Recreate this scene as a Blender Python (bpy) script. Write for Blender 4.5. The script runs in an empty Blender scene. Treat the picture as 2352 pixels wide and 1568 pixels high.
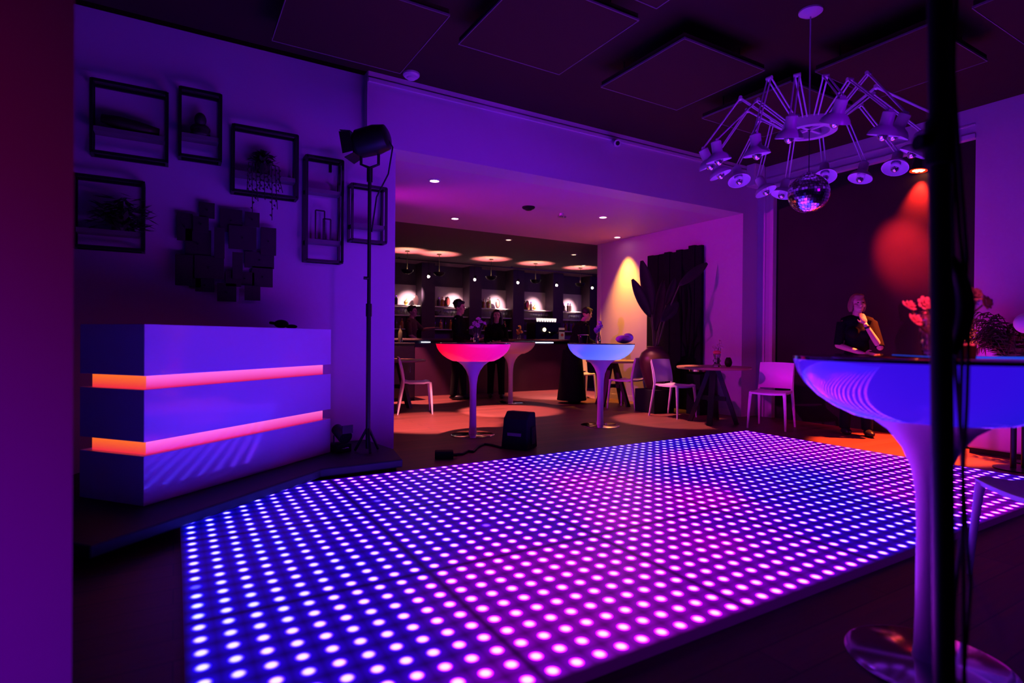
import bpy, bmesh, math, random
from mathutils import Vector, Matrix
random.seed(7)
C = bpy.context.scene.collection
sc = bpy.context.scene

# ------------------------------------------------------------------ camera
# room axes: a (x) runs along the back wall to the right, b (y) runs away from the dance floor's near edge, z up
F_PX, YAW, EYE = 1299.34, math.radians(30.827), 1.11
CM = ((0.99996558, -0.00829653, 0.000043), (0.00829664, 0.99995215, -0.00518254), (0.0, 0.00518272, 0.99998657))
cy_, sy_ = math.cos(YAW), math.sin(YAW)
RV, FV, UV_ = Vector((cy_, -sy_, 0)), Vector((sy_, cy_, 0)), Vector((0, 0, 1))
def camrow(r): return RV * r[0] + FV * r[2] - UV_ * r[1]
cam_d = bpy.data.cameras.new('camera'); cam = bpy.data.objects.new('camera', cam_d); C.objects.link(cam)
cam_d.sensor_width = 36.0; cam_d.sensor_fit = 'HORIZONTAL'; cam_d.lens = F_PX / 2352 * 36
cam_d.dof.use_dof = True; cam_d.dof.focus_distance = 6.0; cam_d.dof.aperture_fstop = 1.6
cam_d.clip_start = 0.05; cam_d.clip_end = 100
_x, _y, _z = camrow(CM[0]), -camrow(CM[1]), -camrow(CM[2])
cam.matrix_world = Matrix(((_x.x, _y.x, _z.x, 0), (_x.y, _y.y, _z.y, 0), (_x.z, _y.z, _z.z, EYE), (0, 0, 0, 1)))
sc.camera = cam
def ray(u, v):
    c = Vector(((u - 1176) / F_PX, (v - 784) / F_PX, 1.0))
    return camrow(CM[0]) * c.x + camrow(CM[1]) * c.y + camrow(CM[2]) * c.z
def G(u, v, z=0.0):
    d = ray(u, v); t = (z - EYE) / d.z; return Vector((d.x * t, d.y * t, z))
def onA(u, v, a):
    d = ray(u, v); t = a / d.x; return Vector((a, d.y * t, EYE + d.z * t))
def onB(u, v, b):
    d = ray(u, v); t = b / d.y; return Vector((d.x * t, b, EYE + d.z * t))

# ------------------------------------------------------------------ world, exposure
w = bpy.data.worlds.new('night'); sc.world = w; w.use_nodes = True
w.node_tree.nodes['Background'].inputs[0].default_value = (0.02, 0.002, 0.03, 1)
w.node_tree.nodes['Background'].inputs[1].default_value = 0.05
vs = sc.view_settings
vs.view_transform = 'Standard'; vs.look = 'None'; vs.exposure = 0.0; vs.gamma = 1.0; vs.use_curve_mapping = False

def spot(name, loc, target, color, energy, size_deg, blend=0.3, radius=0.03, parent=None):
    d = bpy.data.lights.new(name, 'SPOT'); d.color = color; d.energy = energy
    d.spot_size = math.radians(size_deg); d.spot_blend = blend; d.shadow_soft_size = radius
    o = bpy.data.objects.new(name, d); C.objects.link(o)
    o.location = loc; o.rotation_euler = (Vector(target) - Vector(loc)).to_track_quat('-Z', 'Y').to_euler()
    if parent is not None:
        bpy.context.view_layer.update()
        mw = Matrix.Translation(Vector(loc)) @ o.rotation_euler.to_matrix().to_4x4()
        o.parent = parent; o.matrix_local = parent.matrix_world.inverted() @ mw
    return o
def area(name, loc, target, color, energy, sx, sy):
    d = bpy.data.lights.new(name, 'AREA'); d.color = color; d.energy = energy; d.shape = 'RECTANGLE'; d.size = sx; d.size_y = sy
    o = bpy.data.objects.new(name, d); C.objects.link(o)
    o.location = loc; o.rotation_euler = (Vector(target) - Vector(loc)).to_track_quat('-Z', 'Y').to_euler()
    return o
# unseen colour floods without fixtures: two behind the camera, one in the near left corner of the annex, one in the right of the bar room
spot('unseen_flood', (-1.4, -2.2, 1.6), (-1.2, 1.7, 0.9), (1.0, 0.0, 0.28), 55, 50, 1.0, 0.1)  # added to tint the near partition magenta
spot('unseen_flood', (-1.6, -1.2, 0.2), (-1.2, 1.7, 0.1), (0.2, 0.0, 1.0), 130, 60, 1.0, 0.1)  # added to tint the foot of the partition violet
spot('unseen_flood', (1.1, 7.4, 2.65), (6.9, 5.8, 1.3), (1.0, 0.0, 0.86), 340, 66, 0.8, 0.08)
area('unseen_flood', (10.5, 8.9, 2.6), (7.0, 12.0, 1.2), (0.30, 0.0, 1.0), 35, 1.2, 0.4)  # added for violet ambience in the bar room
spot('unseen_flood', (3.4, -2.6, 3.1), (2.6, 5.4, 1.9), (0.26, 0.0, 1.0), 480, 34, 1.0, 0.12)  # added to brighten the gallery wall and bulkhead
spot('unseen_flood', (0.6, -1.0, 2.8), (2.30, 0.95, 1.20), (1.0, 0.03, 0.10), 900, 13, 1.0, 0.06)
spot('unseen_flood', (1.3, 4.6, 2.3), (6.6, 4.45, 0.5), (1.0, 0.0, 0.85), 450, 15, 1.0, 0.06)  # added to brighten the lone chair in magenta


# ------------------------------------------------------------------ materials
def mat(name, col, rough=0.5, metal=0.0, emit=None, estr=0.0, noise=0.0, nscale=8.0, bump=0.0, coat=0.0, trans=0.0, ior=1.45, spec=0.5):
    m = bpy.data.materials.new(name); m.use_nodes = True
    nt = m.node_tree; p = nt.nodes['Principled BSDF']
    p.inputs['Base Color'].default_value = (*col, 1); p.inputs['Roughness'].default_value = rough
    p.inputs['Metallic'].default_value = metal; p.inputs['IOR'].default_value = ior
    p.inputs['Specular IOR Level'].default_value = spec
    p.inputs['Coat Weight'].default_value = coat; p.inputs['Transmission Weight'].default_value = trans
    if emit: p.inputs['Emission Color'].default_value = (*emit, 1); p.inputs['Emission Strength'].default_value = estr
    if noise or bump:
        tc = nt.nodes.new('ShaderNodeTexCoord'); nz = nt.nodes.new('ShaderNodeTexNoise')
        nz.inputs['Scale'].default_value = nscale; nz.inputs['Detail'].default_value = 5
        nt.links.new(tc.outputs['Object'], nz.inputs['Vector'])
        if noise:
            mx = nt.nodes.new('ShaderNodeMix'); mx.data_type = 'RGBA'
            mx.inputs[6].default_value = (*[c * (1 - noise) for c in col], 1); mx.inputs[7].default_value = (*[min(1, c * (1 + noise)) for c in col], 1)
            nt.links.new(nz.outputs['Fac'], mx.inputs[0]); nt.links.new(mx.outputs[2], p.inputs['Base Color'])
        if bump:
            b = nt.nodes.new('ShaderNodeBump'); b.inputs['Strength'].default_value = bump; b.inputs['Distance'].default_value = 0.02
            nt.links.new(nz.outputs['Fac'], b.inputs['Height']); nt.links.new(b.outputs[0], p.inputs['Normal'])
    return m

M = {}
M['wall'] = mat('pale lilac wall paint', (0.52, 0.34, 0.58), 0.6, noise=0.05, nscale=3, bump=0.03)
M['soffit'] = mat('pale lilac ceiling paint', (0.54, 0.22, 0.60), 0.7, noise=0.03, nscale=3)
M['ceiling'] = mat('black ceiling paint', (0.028, 0.008, 0.004), 0.8, noise=0.2, nscale=6)
M['baffle'] = mat('dark acoustic felt', (0.038, 0.012, 0.007), 0.9, noise=0.15, nscale=60)
M['baffle_edge'] = mat('grey baffle edging', (0.22, 0.18, 0.22), 0.5)
M['trim'] = mat('lilac trim paint', (0.6, 0.42, 0.65), 0.45)
M['darkwall'] = mat('black brown plaster', (0.022, 0.010, 0.016), 0.6, spec=0.25, noise=0.35, nscale=2.2, bump=0.1)
M['barwall'] = mat('dark plum wall', (0.035, 0.012, 0.04), 0.7, noise=0.2)
M['barceil'] = mat('dark bar ceiling', (0.085, 0.014, 0.07), 0.8)
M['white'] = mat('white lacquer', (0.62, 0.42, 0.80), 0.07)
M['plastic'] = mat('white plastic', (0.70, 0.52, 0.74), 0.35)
M['black'] = mat('black metal', (0.012, 0.012, 0.015), 0.4, metal=0.3)
M['blackmat'] = mat('matt black', (0.008, 0.008, 0.013), 0.7, spec=0.2, noise=0.2, nscale=20)
M['rubber'] = mat('black rubber', (0.012, 0.012, 0.014), 0.6)
M['chrome'] = mat('brushed steel', (0.75, 0.74, 0.75), 0.11, metal=1.0, noise=0.05, nscale=40)
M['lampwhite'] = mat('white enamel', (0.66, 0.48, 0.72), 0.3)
M['mirror'] = mat('mirror facet', (0.85, 0.82, 0.95), 0.16, metal=1.0)
M['darkwood'] = mat('dark stained wood', (0.03, 0.018, 0.014), 0.5, noise=0.4, nscale=12)
M['topwood'] = mat('worn oak top', (0.28, 0.16, 0.10), 0.4, noise=0.3, nscale=10)
M['urn'] = mat('dark brown glaze', (0.10, 0.045, 0.035), 0.35, noise=0.3, nscale=7)
M['leaf'] = mat('dark green leaf', (0.035, 0.025, 0.028), 0.5, spec=0.25, noise=0.35, nscale=9)
M['fern'] = mat('brown fern frond', (0.09, 0.06, 0.04), 0.7, noise=0.3, nscale=20)
M['petal'] = mat('pink petal', (0.75, 0.42, 0.50), 0.6, noise=0.15, nscale=30)
M['petalblue'] = mat('pale petal', (0.60, 0.55, 0.72), 0.6, noise=0.15, nscale=30)
M['stem'] = mat('green stem', (0.08, 0.12, 0.05), 0.6)
M['glass'] = mat('clear glass', (0.9, 0.9, 0.95), 0.03, trans=0.95, ior=1.4)
M['topglass'] = mat('dark glass top', (0.02, 0.02, 0.03), 0.06, coat=0.4)
M['skin'] = mat('skin', (0.55, 0.33, 0.25), 0.55, noise=0.06, nscale=20)
M['darkcloth'] = mat('black cloth', (0.005, 0.004, 0.006), 0.9, spec=0.1, noise=0.25, nscale=40)
M['navycloth'] = mat('navy cloth', (0.006, 0.006, 0.012), 0.9, spec=0.1, noise=0.25, nscale=40)
M['browncloth'] = mat('brown cloth', (0.09, 0.04, 0.03), 0.85, noise=0.2, nscale=40)
M['hair'] = mat('dark hair', (0.012, 0.008, 0.007), 0.5, noise=0.3, nscale=50)
M['fairhair'] = mat('fair hair', (0.22, 0.13, 0.08), 0.5, noise=0.3, nscale=50)
M['shelfwhite'] = mat('white shelf', (0.75, 0.70, 0.66), 0.5)
M['counter'] = mat('plum counter panel', (0.04, 0.010, 0.035), 0.3, noise=0.15, nscale=5)
M['countertop'] = mat('dark stone top', (0.06, 0.045, 0.045), 0.25, noise=0.4, nscale=25)
M['bottle'] = mat('green bottle glass', (0.05, 0.06, 0.03), 0.1, coat=0.4)
M['amber'] = mat('amber bottle glass', (0.35, 0.14, 0.03), 0.1, coat=0.4)
M['agate'] = mat('dark agate rim', (0.03, 0.012, 0.015), 0.3)
M['agatered'] = mat('red agate core', (0.65, 0.12, 0.10), 0.25, noise=0.3, nscale=30)
M['gold'] = mat('gold ornament', (0.8, 0.45, 0.12), 0.25, metal=0.8)
M['bulb'] = mat('silvered bulb', (0.75, 0.72, 0.78), 0.08, metal=0.9)
M['board'] = mat('grey shelf board', (0.16, 0.12, 0.16), 0.5, noise=0.2)
M['plate'] = mat('dark metal plate', (0.045, 0.03, 0.035), 0.55, metal=0.3, noise=0.3, nscale=10)
M['screenwood'] = mat('charred wood slat', (0.008, 0.006, 0.012), 0.8, noise=0.4, nscale=14, spec=0.1)
M['paper'] = mat('printed paper', (0.75, 0.70, 0.65), 0.6)
M['redprint'] = mat('red print', (0.7, 0.05, 0.04), 0.6)
M['violetshell'] = mat('violet shell', (0.62, 0.55, 0.9), 0.3, coat=0.3)

def wood_floor():
    m = bpy.data.materials.new('dark plank floor'); m.use_nodes = True; nt = m.node_tree; p = nt.nodes['Principled BSDF']
    tc = nt.nodes.new('ShaderNodeTexCoord'); mp = nt.nodes.new('ShaderNodeMapping')
    nt.links.new(tc.outputs['Object'], mp.inputs[0])
    br = nt.nodes.new('ShaderNodeTexBrick'); br.inputs['Color1'].default_value = (0.14, 0.038, 0.036, 1); br.inputs['Color2'].default_value = (0.21, 0.058, 0.052, 1)
    br.inputs['Mortar'].default_value = (0.03, 0.015, 0.012, 1); br.inputs['Scale'].default_value = 1.0; br.inputs['Mortar Size'].default_value = 0.003
    br.inputs['Brick Width'].default_value = 1.8; br.inputs['Row Height'].default_value = 0.16; br.inputs['Bias'].default_value = 0.0
    nt.links.new(mp.outputs[0], br.inputs['Vector'])
    wv = nt.nodes.new('ShaderNodeTexNoise'); mp2 = nt.nodes.new('ShaderNodeMapping'); mp2.inputs['Scale'].default_value = (1.2, 18, 1)
    nt.links.new(tc.outputs['Object'], mp2.inputs[0]); nt.links.new(mp2.outputs[0], wv.inputs['Vector']); wv.inputs['Scale'].default_value = 2.5; wv.inputs['Detail'].default_value = 6
    mx = nt.nodes.new('ShaderNodeMix'); mx.data_type = 'RGBA'; mx.blend_type = 'MULTIPLY'; mx.inputs[0].default_value = 0.6
    nt.links.new(br.outputs['Color'], mx.inputs[6]); nt.links.new(wv.outputs['Color'], mx.inputs[7]); nt.links.new(mx.outputs[2], p.inputs['Base Color'])
    p.inputs['Roughness'].default_value = 0.48
    bp = nt.nodes.new('ShaderNodeBump'); bp.inputs['Strength'].default_value = 0.15; bp.inputs['Distance'].default_value = 0.005
    nt.links.new(wv.outputs['Fac'], bp.inputs['Height']); nt.links.new(bp.outputs[0], p.inputs['Normal'])
    return m
M['floor'] = wood_floor()

def emit_mat(name, c0, c1, s, axis=0, lo=-0.4, hi=0.4, base=(0.6, 0.6, 0.62), rough=0.25):
    """translucent shell lit from inside: the lamps' colour shifts along one axis"""
    m = bpy.data.materials.new(name); m.use_nodes = True; nt = m.node_tree; p = nt.nodes['Principled BSDF']
    tc = nt.nodes.new('ShaderNodeTexCoord'); sp = nt.nodes.new('ShaderNodeSeparateXYZ'); mr = nt.nodes.new('ShaderNodeMapRange')
    mr.inputs[1].default_value = lo; mr.inputs[2].default_value = hi
    nt.links.new(tc.outputs['Object'], sp.inputs[0]); nt.links.new(sp.outputs[axis], mr.inputs[0])
    mx = nt.nodes.new('ShaderNodeMix'); mx.data_type = 'RGBA'; mx.inputs[6].default_value = (*c0, 1); mx.inputs[7].default_value = (*c1, 1)
    nt.links.new(mr.outputs[0], mx.inputs[0]); nt.links.new(mx.outputs[2], p.inputs['Emission Color'])
    p.inputs['Emission Strength'].default_value = s; p.inputs['Base Color'].default_value = (*base, 1); p.inputs['Roughness'].default_value = rough
    p.inputs['Coat Weight'].default_value = 0.3
    return m

def led_mat():
    """LED dance floor: one round diode per cell; the colour each diode shows is stored per panel vertex"""
    m = bpy.data.materials.new('led dance floor glass'); m.use_nodes = True; nt = m.node_tree; p = nt.nodes['Principled BSDF']
    N = nt.nodes.new; L = nt.links.new
    def math_(op, a, b=None, c=None):
        n = N('ShaderNodeMath'); n.operation = op
        for i, x in enumerate((a, b, c)):
            if x is None: continue
            if isinstance(x, (int, float)): n.inputs[i].default_value = x
            else: L(x, n.inputs[i])
        return n.outputs[0]
    tc = N('ShaderNodeTexCoord'); sp = N('ShaderNodeSeparateXYZ'); L(tc.outputs['Object'], sp.inputs[0])
    x = math_('DIVIDE', sp.outputs[0], PITCH); y = math_('DIVIDE', sp.outputs[1], PITCH)
    fx = math_('SUBTRACT', math_('FRACT', x), 0.5); fy = math_('SUBTRACT', math_('FRACT', y), 0.5)
    r = math_('SQRT', math_('ADD', math_('MULTIPLY', fx, fx), math_('MULTIPLY', fy, fy)))
    mr = N('ShaderNodeMapRange'); mr.interpolation_type = 'SMOOTHSTEP'; L(r, mr.inputs[0])
    mr.inputs[1].default_value = 0.29; mr.inputs[2].default_value = 0.13; mr.inputs[3].default_value = 0.0; mr.inputs[4].default_value = 1.0
    core = mr.outputs[0]
    h = math_('MAXIMUM', math_('SUBTRACT', 1.0, math_('DIVIDE', r, 0.76)), 0.0); halo = math_('POWER', h, 1.5)
    mr2 = N('ShaderNodeMapRange'); mr2.interpolation_type = 'SMOOTHSTEP'; L(r, mr2.inputs[0])
    mr2.inputs[1].default_value = 0.25; mr2.inputs[2].default_value = 0.09; mr2.inputs[3].default_value = 0.0; mr2.inputs[4].default_value = 1.0
    # a few weak diodes
    oi = N('ShaderNodeObjectInfo'); cx = N('ShaderNodeCombineXYZ')
    L(math_('FLOOR', x), cx.inputs[0]); L(math_('FLOOR', y), cx.inputs[1]); L(math_('MULTIPLY', oi.outputs['Random'], 50.0), cx.inputs[2])
    wn = N('ShaderNodeTexWhiteNoise'); L(cx.outputs[0], wn.inputs['Vector'])
    weak = math_('LESS_THAN', wn.outputs['Value'], 0.992)
    gain = math_('ADD', math_('MULTIPLY', weak, 0.9), 0.1)
    vary = math_('ADD', math_('MULTIPLY', wn.outputs['Value'], 0.5), 0.75)
    core = math_('MULTIPLY', math_('MULTIPLY', core, gain), vary)
    hot = math_('MULTIPLY', mr2.outputs[0], gain)
    at = N('ShaderNodeAttribute'); at.attribute_name = 'led'; hue = at.outputs['Fac']
    cr = N('ShaderNodeValToRGB'); L(hue, cr.inputs[0]); e = cr.color_ramp.elements
    e[0].position = 0.0; e[0].color = (0.003, 0.0015, 0.66, 1); e[1].position = 1.0; e[1].color = (0.42, 0.0, 0.62, 1)
    k = e.new(0.35); k.color = (0.03, 0.0, 0.62, 1); k = e.new(0.65); k.color = (0.14, 0.0, 0.60, 1)
    # colour * (floor glow + halo + core) + white-hot core
    s = math_('ADD', math_('ADD', math_('MULTIPLY', halo, LED_HALO), LED_BASE), math_('MULTIPLY', math_('MULTIPLY', core, LED_CORE), math_('ADD', math_('MULTIPLY', hue, 0.4), 0.72)))
    # dark joint around each panel edge
    def edge(v, n): return math_('MINIMUM', v, math_('SUBTRACT', float(n), v))
    ed = math_('MINIMUM', edge(x, NP), edge(y, NP))
    jr = N('ShaderNodeMapRange'); L(ed, jr.inputs[0]); jr.inputs[1].default_value = 0.03; jr.inputs[2].default_value = 0.20; jr.inputs[3].default_value = 0.35; jr.inputs[4].default_value = 1.0
    s = math_('MULTIPLY', s, jr.outputs[0])
    vm = N('ShaderNodeVectorMath'); vm.operation = 'SCALE'; L(cr.outputs['Color'], vm.inputs[0]); L(s, vm.inputs['Scale'])
    wc = N('ShaderNodeVectorMath'); wc.operation = 'SCALE'; wc.inputs[0].default_value = (0.9, 0.92, 0.5); L(hot, wc.inputs['Scale'])
    ad = N('ShaderNodeVectorMath'); ad.operation = 'ADD'; L(vm.outputs[0], ad.inputs[0]); L(wc.outputs[0], ad.inputs[1])
    L(ad.outputs[0], p.inputs['Emission Color']); p.inputs['Emission Strength'].default_value = 1.0
    p.inputs['Base Color'].default_value = (0.02, 0.02, 0.03, 1); p.inputs['Roughness'].default_value = 0.4; p.inputs['Specular IOR Level'].default_value = 0.15
    return m
PITCH, NP = 0.097, 10
LED_CORE, LED_HALO, LED_BASE = 39.0, 1.5, 0.16
M['led'] = led_mat()

# ------------------------------------------------------------------ mesh helpers
class MB:
    def __init__(s): s.v = []; s.f = []
    def add(s, vs, fs):
        o = len(s.v); s.v += [tuple(p) for p in vs]; s.f += [tuple(i + o for i in f) for f in fs]; return s
    def box(s, x0, y0, z0, x1, y1, z1, T=None):
        vs = [Vector(p) for p in ((x0, y0, z0), (x1, y0, z0), (x1, y1, z0), (x0, y1, z0), (x0, y0, z1), (x1, y0, z1), (x1, y1, z1), (x0, y1, z1))]
        if T: vs = [T @ p for p in vs]
        return s.add(vs, [(3, 2, 1, 0), (4, 5, 6, 7), (0, 1, 5, 4), (1, 2, 6, 5), (2, 3, 7, 6), (3, 0, 4, 7)])
    def cyl(s, p0, p1, r0, r1=None, n=12, cap=True):
        r1 = r0 if r1 is None else r1
        p0, p1 = Vector(p0), Vector(p1); q = (p1 - p0).to_track_quat('Z', 'Y')
        ring = [(math.cos(2 * math.pi * i / n), math.sin(2 * math.pi * i / n)) for i in range(n)]
        vs = [p0 + q @ Vector((c * r0, d * r0, 0)) for c, d in ring] + [p1 + q @ Vector((c * r1, d * r1, 0)) for c, d in ring]
        fs = [(i, (i + 1) % n, n + (i + 1) % n, n + i) for i in range(n)]
        if cap: fs += [tuple(range(n - 1, -1, -1)), tuple(range(n, 2 * n))]
        return s.add(vs, fs)
    def tube(s, pts, r, n=8):
        pts = [Vector(p) for p in pts]; rs = r if isinstance(r, (list, tuple)) else [r] * len(pts)
        vs, fs = [], []; prev = None
        for i, p in enumerate(pts):
            d = (pts[min(i + 1, len(pts) - 1)] - pts[max(i - 1, 0)]).normalized()
            if prev is None: x = d.orthogonal().normalized()
            else: x = (prev - d * prev.dot(d)).normalized()
            prev = x; y = d.cross(x)
            for k in range(n):
                t = 2 * math.pi * k / n; vs.append(p + (x * math.cos(t) + y * math.sin(t)) * rs[i])
        m = len(pts)
        for i in range(m - 1):
            for k in range(n): fs.append((i * n + k, i * n + (k + 1) % n, (i + 1) * n + (k + 1) % n, (i + 1) * n + k))
        fs += [tuple(range(n - 1, -1, -1)), tuple(range((m - 1) * n, m * n))]
        return s.add(vs, fs)
    def lathe(s, prof, n=32, c=(0, 0, 0), T=None, cap=True):
        vs, fs = [], []
        for r, z in prof:
            for k in range(n):
                t = 2 * math.pi * k / n; p = Vector((c[0] + r * math.cos(t), c[1] + r * math.sin(t), c[2] + z)); vs.append(T @ p if T else p)
        m = len(prof)
        for i in range(m - 1):
            for k in range(n): fs.append((i * n + k, i * n + (k + 1) % n, (i + 1) * n + (k + 1) % n, (i + 1) * n + k))
        if cap: fs += [tuple(range(n - 1, -1, -1)), tuple(range((m - 1) * n, m * n))]
        return s.add(vs, fs)
    def ell(s, c, r, T=None, n=16, m=10):
        r = r if isinstance(r, (tuple, list)) else (r, r, r); c = Vector(c)
        vs, fs = [], []
        for j in range(1, m):
            ph = math.pi * j / m
            for k in range(n):
                t = 2 * math.pi * k / n; p = Vector((r[0] * math.sin(ph) * math.cos(t), r[1] * math.sin(ph) * math.sin(t), -r[2] * math.cos(ph)))
                vs.append(c + (T @ p if T else p))
        for q in (-1, 1):
            p = Vector((0, 0, q * r[2])); vs.append(c + (T @ p if T else p))
        for j in range(m - 2):
            for k in range(n): fs.append((j * n + k, j * n + (k + 1) % n, (j + 1) * n + (k + 1) % n, (j + 1) * n + k))
        b = (m - 1) * n
        for k in range(n): fs.append((b, (k + 1) % n, k)); fs.append((b + 1, (m - 2) * n + k, (m - 2) * n + (k + 1) % n))
        return s.add(vs, fs)
    def prism(s, poly, z0, z1):
        n = len(poly); vs = [(x, y, z0) for x, y in poly] + [(x, y, z1) for x, y in poly]
        return s.add(vs, [tuple(range(n - 1, -1, -1)), tuple(range(n, 2 * n))] + [(i, (i + 1) % n, n + (i + 1) % n, n + i) for i in range(n)])
    def sheet(s, grid, th, nrm=None):
        """grid of points [row][col] thickened by th along vertex normals (approx)"""
        R, K = len(grid), len(grid[0]); g = [[Vector(p) for p in row] for row in grid]
        top, bot = [], []
        for i in range(R):
            for j in range(K):
                du = g[min(i + 1, R - 1)][j] - g[max(i - 1, 0)][j]; dv = g[i][min(j + 1, K - 1)] - g[i][max(j - 1, 0)]
                n = du.cross(dv).normalized(); top.append(g[i][j] + n * th / 2); bot.append(g[i][j] - n * th / 2)
        k = R * K; fs = []
        for i in range(R - 1):
            for j in range(K - 1):
                a, b, c, d = i * K + j, i * K + j + 1, (i + 1) * K + j + 1, (i + 1) * K + j
                fs.append((d, c, b, a)); fs.append((k + a, k + b, k + c, k + d))
        bd = [(0, j) for j in range(K)] + [(i, K - 1) for i in range(1, R)] + [(R - 1, j) for j in range(K - 2, -1, -1)] + [(i, 0) for i in range(R - 2, 0, -1)]
        for q in range(len(bd)):
            a = bd[q][0] * K + bd[q][1]; b = bd[(q + 1) % len(bd)]; b = b[0] * K + b[1]
            fs.append((a, b, k + b, k + a))
        return s.add(top + bot, fs)

def obj(name, mb, m, parent=None, smooth=False, bevel=0.0, seg=2, loc=None):
    me = bpy.data.meshes.new(name); me.from_pydata([tuple(p) for p in mb.v], [], mb.f); me.validate(); me.update()
    bm = bmesh.new(); bm.from_mesh(me); bmesh.ops.recalc_face_normals(bm, faces=bm.faces); bm.to_mesh(me); bm.free()
    for mm in (m if isinstance(m, (list, tuple)) else [m]): me.materials.append(M[mm] if isinstance(mm, str) else mm)
    o = bpy.data.objects.new(name, me); C.objects.link(o)
    if parent is not None: o.parent = parent
    if loc is not None: o.location = loc
    if smooth:
        for p in me.polygons: p.use_smooth = True
        if smooth != 'full':
            me.set_sharp_from_angle(angle=math.radians(40))
    if bevel:
        b = o.modifiers.new('edge', 'BEVEL'); b.width = bevel; b.segments = seg; b.limit_method = 'ANGLE'; b.angle_limit = math.radians(40)
    return o
def tag(o, label, cat, group=None, kind=None):
    o['label'] = label; o['category'] = cat
    if group: o['group'] = group
    if kind: o['kind'] = kind
    return o
def thing(name, label, cat, loc=(0, 0, 0), rz=0.0, group=None):
    o = bpy.data.objects.new(name, None); C.objects.link(o); o.empty_display_size = 0.1
    o.location = loc; o.rotation_euler = (0, 0, rz)
    return tag(o, label, cat, group)
def struct(name, mb, m, parent=None, **k):
    o = obj(name, mb, m, parent, **k)
    if parent is None: o['kind'] = 'structure'
    return o
def dup(root, label, loc, rz=None, group=None):
    r = root.copy(); C.objects.link(r); r.location = loc; r['label'] = label
    if rz is not None: r.rotation_euler = (0, 0, rz)
    if group: r['group'] = group
    for ch in list(root.children):
        c = ch.copy(); C.objects.link(c); c.parent = r
        for g in list(ch.children):
            d = g.copy(); C.objects.link(d); d.parent = c
    return r
def face_rot(dx, dy):
    """z-rotation that turns a model facing local -Y towards (dx, dy)"""
    return math.atan2(dx, -dy)
# ------------------------------------------------------------------ the room
CEIL, BH, BG, AR, AS, SOF = 3.64, 5.34, 5.45, 7.40, 7.07, 2.95
struct('floor', MB().box(-4.2, -3.2, -0.1, 13.5, 14.2, 0.0), 'floor')
struct('ceiling', MB().box(-4.2, -3.2, CEIL, 8.3, BH + 0.02, CEIL + 0.12), 'ceiling')
# gallery wall left of the opening, with the bulkhead over the opening
struct('wall_back', MB().box(-4.2, BG, 0, 1.885, BG + 0.22, CEIL), 'wall')
struct('wall_header', MB().box(1.563, BH, SOF, 7.6, BG + 0.22, CEIL), 'wall')
struct('trim_1', MB().box(1.57, BH - 0.025, CEIL - 0.10, AR, BH, CEIL - 0.065).box(1.57, BH - 0.012, CEIL - 0.045, AR, BH, CEIL - 0.0), 'trim')
struct('wall_return', MB().box(AS, BH, 0, 7.6, BG + 0.22, SOF), 'wall')
# right wall: plain pieces around a shallow dark bay
b0, b1, zt = 2.69, 5.07, 3.31
struct('wall_right', MB().box(AR, -3.2, 0, AR + 0.25, b0, CEIL).box(AR, b1, 0, AR + 0.25, BH, CEIL).box(AR, b0, zt, AR + 0.25, b1, CEIL), 'wall')
struct('wall_right_bay', MB().box(AR + 0.06, b0 - 0.02, 0, AR + 0.2, b1 + 0.02, zt + 0.02), 'darkwall')
struct('trim_2', MB().box(AR - 0.02, b1, 0, AR, b1 + 0.05, zt + 0.05).box(AR - 0.02, b0, zt, AR, b1, zt + 0.05).box(AR - 0.012, b0, zt + 0.14, AR, BH, zt + 0.155).box(AR - 0.015, b1 + 0.13, 0, AR, b1 + 0.16, CEIL), 'trim')
struct('baseboard_right', MB().box(AR - 0.015, -3.0, 0, AR, b0 - 0.01, 0.10), 'trim')
struct('wall_left', MB().box(-4.3, -3.2, 0, -4.2, BG, CEIL), 'barwall')
struct('wall_front', MB().box(-4.2, -3.3, 0, 7.6, -3.2, CEIL), 'barwall')
# the partition end close by on the left
_p = onB(168, 784, 1.0); pa = _p.x * 1.70
struct('wall_partition', MB().prism([(-3.2, 1.70), (pa, 1.70), (pa - .05, 1.76), (-3.2, 1.76)], 0, CEIL), 'wall')
# annex behind the opening
struct('ceiling_annex', MB().box(0.4, BG + 0.22, SOF, AS + 0.3, 8.66, SOF + 0.12), 'soffit')
struct('wall_annex_right', MB().box(AS, BG + 0.22, 0, AS + 0.25, 8.58, SOF), 'wall')
struct('trim_3', MB().box(AS - 0.02, 8.50, 0, AS, 8.60, SOF).box(AS, 8.58, 0, AS + 0.25, 8.60, SOF), 'trim')
struct('baseboard_annex', MB().box(AS - 0.015, BH + 0.02, 0, AS, 8.5, 0.09), 'trim')
struct('wall_annex_left', MB().box(0.3, BG + 0.22, 0, 0.4, 14.2, SOF), 'barwall')
# bar room
struct('ceiling_bar', MB().box(0.4, 8.66, SOF, 13.5, 14.2, SOF + 0.12), 'barceil')
struct('wall_bar_back', MB().box(0.4, 13.4, 0, 13.5, 13.6, SOF), 'barwall')
struct('wall_bar_right', MB().box(13.3, 8.6, 0, 13.5, 14.2, SOF), 'barwall')
struct('wall_bar_front', MB().box(AS + 0.25, 8.5, 0, 13.5, 8.6, SOF), 'barwall')

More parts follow.
